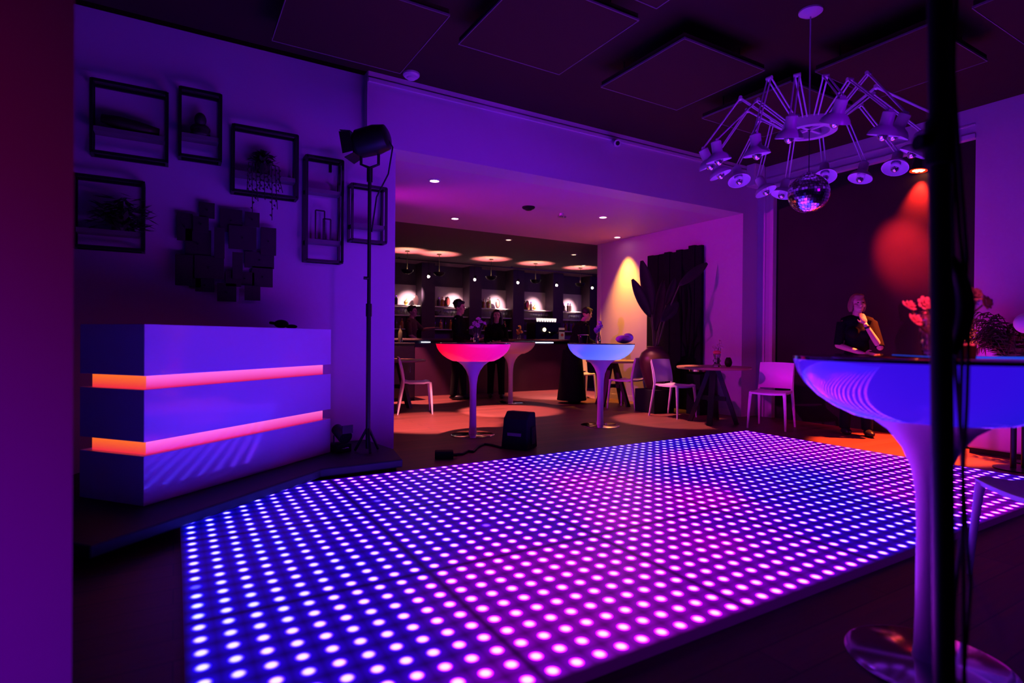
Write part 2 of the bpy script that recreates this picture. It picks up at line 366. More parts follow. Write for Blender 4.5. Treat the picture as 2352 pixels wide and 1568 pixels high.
# ------------------------------------------------------------------ LED dance floor (6 x 3 panels of 10 x 10 diodes)
DA, DB, DH = 0.034, 1.442, 0.04
ctrl = []
def cp(u, v, h, wt=1.0):
    p = G(u, v, DH); ctrl.append((p.x, p.y, h, wt))
for q in ((430, 1210, .0), (430, 1400, .0), (440, 1560, .05), (560, 1160, .05), (600, 1250, .02), (600, 1400, .05), (700, 1500, .15), (650, 1115, .2), (800, 1095, .45),
          (760, 1180, .15), (800, 1300, .1), (850, 1420, .2), (950, 1180, .25), (900, 1500, .25), (1000, 1062, .6), (1000, 1110, .35), (1000, 1240, .3), (960, 1310, .3),
          (1060, 1330, .75), (1150, 1300, .85), (1100, 1420, .8), (1200, 1450, .9), (1150, 1540, .8), (1020, 1480, .35), (1130, 1180, .4), (1200, 1120, .35), (1250, 1060, .35), (1300, 1035, .2), (1250, 1200, .45),
          (1380, 1110, 1.), (1330, 1120, .9), (1420, 1190, 1.), (1480, 1150, .8), (1600, 1150, 1.), (1660, 1140, .95), (1560, 1085, .35), (1470, 1040, .1), (1540, 1020, .1), (1620, 1045, .8), (1560, 1050, .75), (1660, 1000, .35), (1720, 1000, .7), (1700, 1060, .5),
          (1300, 1300, .95), (1450, 1300, .95), (1350, 1420, .95), (1500, 1400, .9), (1650, 1250, .95), (1600, 1330, .8), (1750, 1290, .7), (1700, 1200, .55), (1850, 1200, .35), (1800, 1260, .55), (1980, 1230, .25), (2080, 1230, .15),
          (1850, 1100, .05), (1780, 1090, .1), (1900, 1130, .05), (1950, 1150, .1), (2000, 1190, .1), (1850, 1030, .8), (1950, 1045, .85), (2050, 1060, .8), (2080, 1100, .75), (2050, 1130, .75), (2000, 1090, .45), (1750, 1140, .2), (2300, 1110, .8), (2250, 1170, .85), (2340, 1100, .25), (2200, 1190, .5), (1260, 1540, .75)):
    cp(*q)
def led_field(a, b):
    s = t = 0.0
    for x, y, h, wt in ctrl:
        k = wt / ((a - x) ** 2 + (b - y) ** 2 + 0.012) ** 1.6; s += k * h; t += k
    return s / t
df = thing('dance_floor', 'glowing LED dance floor with rows of white dots on blue and magenta', 'dance floor', (DA, DB, 0))
side = PITCH * NP
M['panel_edge'] = mat('clear acrylic edge', (0.10, 0.08, 0.14), 0.25, emit=(0.22, 0.0, 0.5), estr=0.07)  # weak emission stands in for light guided to the edge
for i in range(6):
    for j in range(3):
        mb = MB(); n = NP
        mb.v = [(x * PITCH, y * PITCH, DH) for y in range(n + 1) for x in range(n + 1)]
        mb.f = [(y * (n + 1) + x, y * (n + 1) + x + 1, (y + 1) * (n + 1) + x + 1, (y + 1) * (n + 1) + x) for y in range(n) for x in range(n)]
        top = len(mb.f); e = 0.001
        mb.add([(0, 0, 0), (side, 0, 0), (side, side, 0), (0, side, 0), (0, 0, DH), (side, 0, DH), (side, side, DH), (0, side, DH)], [(3, 2, 1, 0), (0, 1, 5, 4), (1, 2, 6, 5), (2, 3, 7, 6), (3, 0, 4, 7)])
        me = bpy.data.meshes.new('floor_panel'); me.from_pydata(mb.v, [], mb.f); me.update()
        me.materials.append(M['led']); me.materials.append(M['panel_edge'])
        for k, p in enumerate(me.polygons): p.material_index = 0 if k < top else 1
        at = me.attributes.new('led', 'FLOAT', 'POINT')
        for k, v in enumerate(me.vertices): at.data[k].value = led_field(DA + i * side + v.co.x, DB + j * side + v.co.y)
        o = bpy.data.objects.new('floor_panel', me); C.objects.link(o); o.parent = df; o.location = (i * side, j * side, 0)

# ------------------------------------------------------------------ ceiling baffles
def baffle(a0, b0, a1, b1, label):
    t = thing('ceiling_panel', label, 'ceiling panel', ((a0 + a1) / 2, (b0 + b1) / 2, CEIL), 0, 'square acoustic panels under the ceiling')
    x, y = (a1 - a0) / 2, (b1 - b0) / 2; z1 = -0.16; z0 = z1 - 0.05
    obj('felt_panel', MB().box(-x + .006, -y + .006, z0, x - .006, y - .006, z1), 'baffle', t)
    e = MB(); k = 0.005
    for q in ((-x, -y, x, -y + k), (-x, y - k, x, y), (-x, -y + k, -x + k, y - k), (x - k, -y + k, x, y - k)): e.box(q[0], q[1], z0 - 0.004, q[2], q[3], z0 + 0.012)
    obj('edge_strip', e, 'baffle_edge', t)
    h = MB()
    for sx in (-.7, .7):
        for sy in (-.7, .7): h.cyl((sx * x, sy * y, z1 - 0.005), (sx * x, sy * y, 0), 0.006, n=6)
    obj('hanger', h, 'black', t)
def bz(u, v, z=CEIL - 0.214): return G(u, v, z)
c2 = [bz(1050, 105), bz(1468, 48), bz(1285, 172)]
r0 = min(c2[0].x, bz(1050, 105).x); 
A_ = [(bz(605, 85).x, bz(1057, 15).x), (bz(1050, 105).x, (c2[1].x + c2[2].x) / 2), (bz(1378, 202).x, bz(1752, 165).x), (bz(1630, 265).x, bz(1630, 265).x + 1.02)]
B_far = (bz(1285, 172).y + bz(1550, 253).y) / 2; B_near = (bz(1468, 48).y + bz(1566, 86).y) / 2
S = B_far - B_near
baffle(A_[1][0] - 1.05 - .22, B_far + 0.72 - S - 0.05, A_[1][0] - .22, B_far + 0.72, 'large dark square ceiling panel over the picture frame wall')
baffle(A_[1][0], B_near, A_[1][1], B_far, 'dark square ceiling panel above the wide opening to the bar')
baffle(A_[2][0], B_near, A_[2][1], B_far, 'dark square ceiling panel just left of the lamp cluster')
baffle(A_[3][0], bz(2135, 60).y, A_[3][1], bz(1870, 165).y, 'dark square ceiling panel behind the lamp cluster and black pole')
baffle(A_[3][0], bz(1870, 165).y + .22, A_[3][1], bz(1870, 165).y + .22 + S, 'dark square ceiling panel behind the lamp cluster, nearest the back wall')
baffle(A_[1][0], bz(1510, 22).y - S, A_[1][1], bz(1510, 22).y, 'dark square ceiling panel cut by the top edge above the second panel')
baffle(bz(2232, 20).x, bz(2232, 20).y - S, bz(2232, 20).x + 1.02, bz(2232, 20).y, 'dark square ceiling panel at the upper right beyond the black pole')

# ------------------------------------------------------------------ small ceiling fittings
def disc(name, label, cat, loc, r, h, m, group=None):
    t = thing(name, label, cat, loc, 0, group)
    obj('housing', MB().lathe([(r, 0), (r, -h * .5), (r * .8, -h), (r * .3, -h * 1.05)], 24), m, t, smooth=True)
    obj('vent_ring', MB().lathe([(r * .55, -h * .98), (r * .5, -h * 1.5), (r * .2, -h * 1.55)], 20), m, t, smooth=True)
    return t
p = G(943, 171, CEIL); disc('smoke_detector', 'white smoke detector on the black ceiling near the bulkhead', 'smoke detector', (p.x, p.y - .02, CEIL), 0.08, 0.035, 'trim')
p = G(1214, 475, SOF); disc('ceiling_vent', 'small dark round vent in the violet soffit', 'vent', (p.x, p.y, SOF), 0.09, 0.03, 'blackmat')
p = G(1290, 490, SOF)
t = thing('soffit_spotlight', 'tiny adjustable spotlight on the soffit between the recessed lights', 'spotlight', (p.x, p.y, SOF))
obj('bracket', MB().cyl((0, 0, 0), (0, 0, -.03), .03).cyl((0, 0, -.03), (.04, 0, -.05), .008), 'trim', t); obj('spot_head', MB().cyl((-.06, 0, -.05), (.08, .02, -.035), .018, .022), 'chrome', t, smooth=True)
p = onB(1405, 333, BH)
t = thing('wall_camera', 'small white camera on the bulkhead below its trim', 'camera', (p.x, BH, p.z))
obj('bracket', MB().cyl((0, 0, 0.05), (0, -.06, 0.04), .02), 'trim', t); obj('camera_head', MB().cyl((-.02, -.13, -.02), (.02, -.02, 0.03), .045, .035, 16), 'trim', t, smooth=True)
obj('lens', MB().cyl((-.022, -.137, -.023), (-.02, -.131, -.02), .025, n=12), 'black', t)
p = onB(1723, 400, BH)
t = thing('wall_speaker', 'white wall speaker on the bulkhead behind the lamp cluster', 'speaker', (p.x, BH, p.z), 0)
obj('cabinet', MB().box(-.115, -.16, -.21, .115, -.02, .21), 'trim', t, bevel=.012); obj('speaker_grille', MB().box(-.1, -.166, -.195, .1, -.16, .195), 'lampwhite', t)
obj('wall_bracket', MB().box(-.04, -.02, -.05, .04, 0, .05), 'black', t)

# ------------------------------------------------------------------ recessed downlights
M['warmlens'] = mat('warm lamp lens', (0.9, 0.8, 0.6), 0.3, emit=(1.0, 0.62, 0.55), estr=14.0)
M['warmlens2'] = mat('amber lamp lens', (0.9, 0.7, 0.4), 0.3, emit=(1.0, 0.62, 0.30), estr=5.0)
WARM = (1.0, 0.27, 0.24)
def downlight(u, v, label, e, size, target=None, r=0.075, lens='warmlens', group='recessed lights in the soffit', color=WARM, blend=.35):
    p = G(u, v, SOF); t = thing('downlight', label, 'recessed light', (p.x, p.y, SOF), 0, group)
    obj('trim_ring', MB().lathe([(r, 0), (r, -.006), (r * .72, -.012), (r * .7, 0)], 24, cap=False), 'trim', t, smooth=True)
    obj('lens', MB().lathe([(r * .7, -.002), (r * .5, -.007), (.001, -.009)], 24), lens, t, smooth=True)
    spot('lamp_light', (p.x, p.y, SOF - 0.03), target or (p.x, p.y, 0), color, e, size, blend, 0.04, t)
    return p
DLE = 900
downlight(998, 414, 'recessed soffit light nearest the opening, on the left', DLE * 2.4, 37, target=(2.95, 6.9, 0))
downlight(1045, 501, 'recessed soffit light at the left, next to the dark bar', DLE * 2.6, 30, target=(4.4, 7.5, 0))
downlight(1385, 498, 'recessed soffit light at the right, nearest the bulkhead', DLE * 1.1, 30, target=(5.9, 5.65, 0))
downlight(1418, 544, 'recessed soffit light grazing the amber lit side wall', DLE * .85, 66, target=(AS - .02, 7.70, 0.0), color=(1.0, .46, .03), blend=1.0)
downlight(1168, 550, 'recessed light in the dark bar ceiling, first row', DLE * .5, 30, (5.9, 8.5, 0), .07, 'warmlens2', 'recessed lights in the bar ceiling')
downlight(1318, 584, 'recessed light in the dark bar ceiling, to the right', DLE * 1.6, 40, (6.7, 9.35, 0), .07, 'warmlens2', 'recessed lights in the bar ceiling')
downlight(1340, 609, 'recessed light in the dark bar ceiling beside the last glow pool', DLE * .5, 40, None, .07, 'warmlens2', 'recessed lights in the bar ceiling')
spot('lamp_light', (3.2, 9.4, SOF - .05), (3.7, 9.75, 0), WARM, DLE * 2.2, 38, .35, .04)
# ------------------------------------------------------------------ black riser and lit white counter
RZ = 0.12
t = thing('stage_riser', 'low black platform under the white lit counter, overlapping the dance floor corner', 'platform', (0, 0, 0))
poly = [(-.337, 3.285), (.88, 4.305), (.95, 4.375), (1.60, 4.40), (1.68, 4.85), (1.60, 5.43), (-.4, 5.43), (-1.1, 4.2)]
obj('deck', MB().prism(poly, 0.055, RZ), 'rubber', t, bevel=.01)
for x, y in ((-.5, 3.6), (-.9, 4.2), (-.35, 5.3), (1.5, 5.3), (1.55, 4.5), (.6, 5.3)): obj('foot', MB().cyl((x, y, 0), (x, y, .056), .03), 'black', t)

dd = Vector((1.158 + .149, 4.974 - 3.897)); DL = dd.length; drz = math.atan2(dd.y, dd.x); DW = 0.545
M['stripfront'] = emit_mat('pink lit strip', (0.72, 0.008, 0.11), (1.0, 0.14, 0.50), 1.0, 2, -.04, .03, (.25, .2, .25))
M['stripside'] = emit_mat('orange lit strip', (0.85, 0.02, 0.05), (1.0, 0.15, 0.012), 1.0, 2, -.04, .03, (.25, .2, .25))
t = thing('bar_counter', 'white three-tier counter with glowing pink and orange strips', 'counter', (-.149, 3.897, RZ), drz)
for z0, z1 in ((0, .29), (.37, .675), (.755, 1.057)):
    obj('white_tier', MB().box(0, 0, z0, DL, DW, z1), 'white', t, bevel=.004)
for z0, z1 in ((.29, .37), (.675, .755)):
    zc, h = (z0 + z1) / 2, (z1 - z0) / 2
    mb = MB().box(.035, .03, -h, DL - .07, DW - .06, h)
    o = obj('light_strip', mb, ['stripfront', 'stripside'], t, loc=(0, 0, zc))
    for p in o.data.polygons:
        if abs(p.normal.x) > .9: p.material_index = 1
    o['label'] = 'recessed glowing strip, pink at the front and orange at the end'
ux, uy = math.cos(drz), math.sin(drz)
def on_desk(s, q, z=1.057): return Vector((-.149 + ux * s - uy * q, 3.897 + uy * s + ux * q, RZ + z))
p = on_desk(1.36, .2)
t = thing('headphones', 'black headphones lying on top of the white lit counter', 'headphones', p, drz)
obj('ear_cup', MB().ell((-.04, 0, .036), (.062, .05, .034)), 'blackmat', t, smooth='full'); obj('ear_cup', MB().ell((.10, .02, .018), (.055, .04, .018)), 'blackmat', t, smooth='full')
obj('headband', MB().tube([(-.07, .04, .04), (-.05, .1, .045), (.03, .13, .04), (.1, .09, .025), (.12, .04, .02)], .012), 'blackmat', t, smooth=True)
p = G(790, 1038, RZ); p.y = min(p.y, 5.25) + .03; p.x -= .02
t = thing('flight_case', 'small dark case on the black riser beside the white counter', 'case', (p.x, p.y, RZ), .3)
obj('case_body', MB().box(-.07, -.06, 0, .07, .06, .07), 'blackmat', t, bevel=.006); obj('case_handle', MB().tube([(-.03, -.065, .04), (-.03, -.075, .04), (.03, -.075, .04), (.03, -.065, .04)], .005, 6), 'chrome', t)
t = thing('par_can', 'small black stage lamp on the dark case beside the white counter', 'stage lamp', (p.x, p.y, RZ + .07), .3)
obj('yoke', MB().tube([(-.065, 0, .08), (-.065, 0, .005), (.065, 0, .005), (.065, 0, .08)], .008, 6), 'black', t); obj('lamp_body', MB().cyl((0, -.08, .06), (0, .07, .12), .06, .048, 16), 'black', t, smooth=True)
obj('barn_door', MB().box(-.05, -.11, .10, .05, -.10, .17), 'black', t)

# ------------------------------------------------------------------ glowing tables
def lounge_table(label, loc, m, top=True):
    t = thing('glowing_table', label, 'table', loc, 0, 'round bar tables with lamp bowls')
    prof = [(.427, 1.045), (.424, 1.03), (.412, .995), (.388, .955), (.35, .915), (.30, .88), (.245, .853), (.235, .85)]
    obj('bowl', MB().lathe(prof[::-1], 64), m, t, smooth=True)
    obj('stem', MB().lathe([(.048, .018), (.042, .06), (.039, .2), (.038, .45), (.042, .58), (.055, .67), (.082, .74), (.125, .80), (.175, .838), (.2, .849)], 40), 'plastic', t, smooth=True)
    obj('base', MB().lathe([(.25, 0), (.25, .008), (.23, .014), (.06, .02), (.045, .022)], 56), 'chrome', t, smooth=True)
    obj('glass_top', MB().lathe([(.428, 1.0452), (.428, 1.055), (.42, 1.058), (.001, 1.058)], 56), 'topglass', t, smooth=True)
    return t
M['bowlred'] = emit_mat('red lit bowl', (1.0, 0.0, 0.02), (0.72, 0.0, 0.42), 1.0, 0, -.36, .30, (.2, .15, .2))
M['bowlblue'] = emit_mat('pale blue lit bowl', (0.03, 0.10, 1.0), (0.32, 0.38, 1.0), 1.0, 0, -.38, .30, (.25, .25, .3))
M['bowlnear'] = emit_mat('deep blue lit bowl', (0.03, 0.003, 0.72), (0.0, 0.010, 0.72), 1.0, 0, -.3, .1, (.12, .12, .22), .06)
M['bowlpale'] = mat('pale unlit bowl', (0.75, 0.55, 0.52), 0.3)
TR, TB, TP, TN = (2.946, 5.80, 0), (4.71, 5.66, 0), (5.02, 8.45, 0), (2.242, .933, 0)
lounge_table('round bar table with red glowing bowl and slim violet stem', TR, 'bowlred')
lounge_table('round bar table with pale blue glowing bowl', TB, 'bowlblue')
lounge_table('unlit salmon round bar table partly behind the red glowing table', TP, 'bowlpale')
lounge_table('big round table with deep blue bowl and chrome foot in the foreground', TN, 'bowlnear')
TZ = 1.058

# ------------------------------------------------------------------ chairs
def make_chair(label, loc, rz):
    t = thing('white_chair', label, 'chair', loc, rz, 'white plastic chairs')
    g = []
    for i in range(9):
        y = -.21 + .41 * i / 8
        g.append([(x * (.215 - .01 * (i / 8)), y, .452 + .012 * (abs(x) ** 2) - (.012 if 1 < i < 7 else 0) + (-.012 if i == 0 else 0)) for x in [k / 5 - 1 for k in range(11)]])
    obj('seat', MB().sheet(g, .024), 'plastic', t, smooth=True)
    g = []
    for i in range(9):
        z = .495 + .325 * i / 8; yb = .185 + .03 * (i / 8) + .045 * (i / 8) ** 2
        g.append([(x * (.205 + .004 * i / 8), yb - .02 * x * x + .012, z + (0.006 * (1 - x * x) if i == 8 else 0)) for x in [k / 5 - 1 for k in range(11)]])
    obj('backrest', MB().sheet(g, .014), 'plastic', t, smooth=True)
    for sx in (-1, 1):
        obj('leg', MB().tube([(sx * .198, -.195, .445), (sx * .203, -.2, .40), (sx * .215, -.215, .2), (sx * .222, -.225, 0)], [.022, .02, .016, .011], 10), 'plastic', t, smooth=True)
        obj('leg', MB().tube([(sx * .203, .262, .80), (sx * .203, .22, .63), (sx * .200, .19, .48), (sx * .203, .20, .40), (sx * .212, .235, .2), (sx * .22, .27, 0)], [.008, .013, .019, .02, .016, .011], 10), 'plastic', t, smooth=True)
    return t
ch0 = make_chair('white plastic chair pushed in behind the bistro table near the dark screen', (6.22, 5.83, 0), face_rot(.12, -1))
dup(ch0, 'magenta lit white chair standing alone before the dark right wall', (6.55, 4.50, 0), face_rot(-.92, -.34))
dup(ch0, 'white chair at the left edge of the opening, seen from its side', (3.08, 7.93, 0), face_rot(.88, -.28))
dup(ch0, 'white chair behind the blue glowing table, beside the person in black', (6.62, 8.55, 0), face_rot(-.3, -1))
dup(ch0, 'white chair between the blue glowing table and the big brown urn', (6.30, 6.91, 0), face_rot(-.35, 1))
e1 = Vector((-.65, -.76)).normalized(); e2 = Vector((.76, -.65)).normalized()
cc = Vector((3.29, 1.17)) + e1 * .21 + e2 * .20
dup(ch0, 'white chair cut off by the right edge, close to the big blue table', (cc.x, cc.y, 0), face_rot(-e2.x, -e2.y))

# ------------------------------------------------------------------ bistro tables
def bistro(label, loc, rz, r=.48):
    t = thing('bistro_table', label, 'table', loc, rz, 'bistro tables with trestle legs')
    obj('tabletop', MB().lathe([(r - .01, .725), (r, .735), (r, .75), (r - .006, .757), (.001, .757)], 48), 'topwood', t, smooth=True)
    for k in range(4):
        a = math.pi / 2 * k + .2; c, s = math.cos(a), math.sin(a); q = Vector((-s, c, 0)) * .035
        a0, a1 = Vector((c * .05, s * .05, .725)), Vector((c * .30, s * .30, 0)); w = Vector((c, s, 0)) * .028
        vs = [a1 - q - w, a1 + q - w, a1 + q + w, a1 - q + w, a0 - q - w, a0 + q - w, a0 + q + w, a0 - q + w]
        obj('leg', MB().add(vs, [(3, 2, 1, 0), (4, 5, 6, 7), (0, 1, 5, 4), (1, 2, 6, 5), (2, 3, 7, 6), (3, 0, 4, 7)]), 'darkwood', t)
    obj('stretcher', MB().box(-.17, -.025, .30, .17, .025, .36).box(-.025, -.17, .301, .025, .17, .359), 'darkwood', t)
    return t
bistro('round wooden bistro table near the dark screen, with flowers on top', (6.25, 5.16, 0), .35)
bistro('round wooden bistro table behind the blue glowing table', (6.35, 7.32, 0), .1, .45)
bistro('dark bistro table at the left edge of the opening, behind the white chair', (3.05, 8.75, 0), .3)

# ------------------------------------------------------------------ urn, plinth, plant, screen
UX, UY = 6.38, 6.38
obj_ = tag(obj('plinth', MB().box(-.21, -.21, 0, .21, .21, .35), 'blackmat', bevel=.006, loc=(UX, UY, 0)), 'black square plinth under the big brown urn', 'plinth')
t = thing('urn', 'big dark brown urn on the black plinth, holding tall leaves', 'urn', (UX, UY, .35))
obj('urn_body', MB().lathe([(.10, 0), (.12, .02), (.19, .22), (.235, .40), (.235, .48), (.20, .56), (.13, .615), (.115, .63), (.13, .655), (.115, .66), (.095, .63), (.10, .60)], 40), 'urn', t, smooth=True)
t = thing('banana_plant', 'tall dark plant with paddle leaves rising from the brown urn', 'plant', (UX, UY, .96))
def leafmesh(p0, p1, wd, normal, curl=.15, n=10):
    p0, p1 = Vector(p0), Vector(p1); ax = (p1 - p0); L_ = ax.length; ax.normalize(); nn = Vector(normal); nn = (nn - ax * nn.dot(ax)).normalized(); sd = ax.cross(nn)
    g = []
    for i in range(n + 1):
        s = i / n; w = wd * (math.sin(math.pi * min(1, (s * .93 + .035))) ** .7); c = p0 + ax * (L_ * s) - nn * (curl * L_ * s * s)
        g.append([c + sd * (w * k) + nn * (abs(k) * w * .35) for k in (-1, -.5, 0, .5, 1)])
    return MB().sheet(g, .004)
def lp(u, v, b):
    q = onB(u, v, b)
    if q.x > 6.88: q = onA(u, v, 6.88)
    return q - Vector((UX, UY, .96))
cn = (-.5, -.86, .15)
leaves = [((1497, 722), (1478, 598), .105, 6.45), ((1494, 728), (1447, 640), .085, 6.25), ((1560, 655), (1626, 603), .075, 6.0), ((1518, 738), (1560, 690), .09, 6.1), ((1530, 700), (1552, 638), .06, 6.3), ((1503, 760), (1528, 640), .09, 6.5)]
for q, (a, b, wd, y) in enumerate(leaves):
    p0, p1 = lp(*a, y), lp(*b, y)
    o = obj('leaf', leafmesh(p0, p1, wd, cn, (.12, -.1, .06, .1, .05, .1)[q]), 'leaf', t, smooth='full')
    obj('leaf_stem', MB().tube([(0.01 * q - .02, 0, -.12), tuple(p0 * .45 + Vector((0, 0, .06))), tuple(p0)], [.016, .012, .008], 8), 'stem', t, smooth=True)
t = thing('slat_screen', 'tall dark wooden screen with ragged top against the annex wall', 'screen', (AS - .05, 6.64, 0))
n = 9; y0, y1 = 6.02 - 6.64, 7.19 - 6.64
for k in range(n):
    ya, yb = y0 + (y1 - y0) * k / n, y0 + (y1 - y0) * (k + 1) / n - .004
    h = (2.585, 2.60, 2.555, 2.565, 2.54, 2.56, 2.545, 2.54, 2.55)[k]
    obj('slat', MB().box(-.03 - .008 * (k % 2), ya, 0, .03, yb, h), 'screenwood', t, bevel=.004)
# things on the near bistro table
def flowers(t, pts, stems_from, m='petal', r=.03):
    rf = random.Random(len(pts) * 7 + int(r * 1000))
    for q, (x, y, z) in enumerate(pts):
        mb = MB(); B_ = Vector((rf.uniform(-.6, .6), rf.uniform(-1, -.1), rf.uniform(.2, .9))).to_track_quat('Z', 'Y').to_matrix()
        for ring, (np_, tilt, rad) in enumerate(((7, .35, .78), (5, .95, .48), (3, 1.25, .2))):
            for k in range(np_):
                a = k * 2 * math.pi / np_ + ring * .5; T = B_ @ Matrix.Rotation(a, 3, 'Z') @ Matrix.Rotation(-tilt, 3, 'Y')
                mb.ell(Vector((x, y, z)) + B_ @ Vector((math.cos(a) * rad, math.sin(a) * rad, .1 + .22 * ring)) * r, (r * .55, r * .42, r * .13), T, 8, 6)
        obj('flower', mb, m, t, smooth='full')
        obj('flower_stem', MB().tube([(x * .15, y * .15, stems_from), (x * .5, y * .5, (z + stems_from) * .5), (x, y, z)], .003, 6), 'stem', t)
BX, BY = 6.22, 5.08
t = thing('flower_vase', 'small ribbed vase with pink blossoms on the bistro table', 'vase', (BX, BY, .757))
obj('vase', MB().lathe([(.05, 0), (.055, .02), (.035, .05), (.055, .08), (.035, .11), (.045, .15), (.05, .17), (.04, .17), (.03, .12)], 24), 'glass', t, smooth=True)
M['redglow'] = mat('red petal', (0.8, 0.12, 0.12), .5)
flowers(t, [(.02, 0, .27), (.07, .02, .33), (-.03, .02, .25), (.05, -.02, .25)], .05)
obj('red_blossom', MB().ell((0, 0, .19), (.055, .05, .028)), 'redglow', t, smooth='full')
p = G(1657, 843, .757)
tag(obj('candle_holder', MB().lathe([(.025, 0), (.045, .03), (.05, .06), (.04, .1), (.025, .125), (.02, .125), (.03, .08)], 24), 'agate', smooth=True, loc=(BX + .14, BY - .07, .757)), 'dark egg shaped candle holder right of the small vase', 'candle holder')
# things on the glowing tables
t = thing('flower_vase', 'slim vase of pink flowers on the red glowing table', 'vase', (TR[0] + .02, TR[1] - .03, TZ))
obj('vase', MB().lathe([(.03, 0), (.035, .04), (.034, .09), (.02, .115), (.022, .12), (.014, .115), (.025, .06)], 20), 'glass', t, smooth=True)
flowers(t, [(-.06, 0, .17), (.03, .01, .27), (.09, -.02, .22), (-.01, .02, .22), (.0, -.03, .20), (.05, 0, .24)], .03, 'petal', .025)
tag(obj('menu_card', MB().box(-.07, -.05, 0, .07, .05, .008), 'redprint', loc=(TR[0] - .1, TR[1] - .1, TZ)), 'thin red card lying on the red glowing table', 'card')
t = thing('flower_vase', 'slim vase of violet blossoms on the pale blue glowing table', 'vase', (TB[0] - .0, TB[1] + .05, TZ))
obj('vase', MB().lathe([(.03, 0), (.034, .05), (.026, .1), (.018, .125), (.024, .13), (.014, .125), (.022, .06)], 20), 'glass', t, smooth=True)
flowers(t, [(-.05, .0, .16), (.0, 0, .20), (.02, .01, .26), (.03, 0, .22), (-.02, 0, .17)], .03, 'petalblue', .034)
t = thing('shell_ornament', 'smooth violet shell shaped ornament on the rim of the blue glowing table', 'ornament', (TB[0] + .27, TB[1] - .13, TZ))
obj('shell', MB().ell((0, 0, .055), (.12, .085, .055)).ell((.07, 0, .075), (.07, .07, .06)), 'violetshell', t, smooth='full')
t = thing('drinks_cooler', 'dark round cooler on the blue glowing table, behind its left rim', 'cooler', (TB[0] - .12, TB[1] + .22, TZ))
obj('bucket', MB().lathe([(.05, 0), (.065, .1), (.07, .105), (.06, .1), (.045, .01)], 24), 'topglass', t, smooth=True); obj('rim_ring', MB().lathe([(.066, .1), (.075, .105), (.066, .112)], 24), 'chrome', t, smooth=True)

t = thing('pedestal', 'dark pedestal with a red lit dish behind the near bistro table', 'pedestal', (6.78, 5.86, 0))
obj('column', MB().box(-.13, -.13, 0, .13, .13, .60), 'blackmat', t, bevel=.008); obj('dish', MB().lathe([(.06, .60), (.15, .64), (.16, .69), (.15, .69), (.06, .62)], 32), 'chrome', t, smooth=True)
M['dish_reflection'] = mat('painted red dish reflection', (.6, .05, .05), .4, emit=(1.0, .03, .06), estr=.8)  # glowing blob stands in for the red reflection in the dish
obj('dish_reflection', MB().ell((-.02, -.05, .66), (.055, .055, .03)), 'dish_reflection', t, smooth='full')
# ------------------------------------------------------------------ the big blue table: vase, bouquet, menu
VX, VY = 2.325, .945
t = thing('crystal_vase', 'cut crystal vase with pink and pale flowers on the big blue table', 'vase', (VX, VY, TZ))
vm = MB(); prof = [(.045, 0), (.05, .01)] + [(.048 + .0035 * (k % 2) + .001 * k, .016 + .0115 * k) for k in range(12)] + [(.063, .152), (.056, .148), (.045, .025)]
obj('vase', vm.lathe(prof, 20), 'glass', t)
fl = []
for u, v, y in ((2086, 704, 0.06), (2100, 736, 0), (2122, 696, .05), (2118, 728, .08), (2140, 700, .1), (2150, 680, .12)):
    q = onB(u, v, VY + y); fl.append(tuple(q - Vector((VX, VY, TZ))))
flowers(t, fl, .05, 'petal', .021)
fl = []
for u, v, y in ((2238, 676, .0), (2263, 695, .0), (2232, 690, .04)):
    q = onB(u, v, VY + y); fl.append(tuple(q - Vector((VX, VY, TZ))))
flowers(t, fl, .05, 'petalblue', .024)
for q in range(16):
    a = q * 2.4; rr = .03 + .075 * ((q * 37) % 10) / 10
    p1 = RV * (.035 + .05 * ((q * 37) % 10) / 10) + FV * (.04 * math.cos(a)) + Vector((0, 0, .10 + .13 * ((q * 53) % 10) / 10))
    obj('leaf', leafmesh((p1.x * .4, p1.y * .4, .1), p1, .02, (math.cos(a), math.sin(a), .6), .2, 6), 'leaf', t, smooth='full')
p = G(2219, 826, TZ)
q = onB(2218, 826, TN[1] - .08)
t = thing('napkin_box', 'black napkin box right of the vase on the big blue table', 'box', (q.x, q.y, TZ), -.5)
obj('box_body', MB().box(-.022, -.02, 0, .022, .02, .042), 'blackmat', t, bevel=.003); obj('napkins', MB().box(-.018, -.014, .042, .018, .014, .047), 'paper', t)
M['menuglint'] = mat('painted blue edge glint', (0.02, 0.05, 0.3), .1, emit=(0.0, 0.08, 1.0), estr=.8)  # emission paints the blue glint along the sheet edge
t = thing('menu_stand', 'flat clear menu sheet on the big blue table, left of the pole', 'menu', (TN[0] - .12, TN[1] + .05, TZ), .9)
obj('acrylic_sheet', MB().box(-.14, -.05, 0, .14, .05, .004), 'topglass', t); obj('sheet_edge', MB().box(-.14, -.054, 0, .14, -.05, .005), 'menuglint', t)
t = thing('menu_stand', 'flat clear menu sheet on the big blue table, right of the pole', 'menu', (TN[0] + .16, TN[1] - .13, TZ), -.6)
obj('acrylic_sheet', MB().box(-.10, -.04, 0, .10, .04, .004), 'topglass', t); obj('sheet_edge', MB().box(-.10, -.044, 0, .10, -.04, .005), 'menuglint', t)

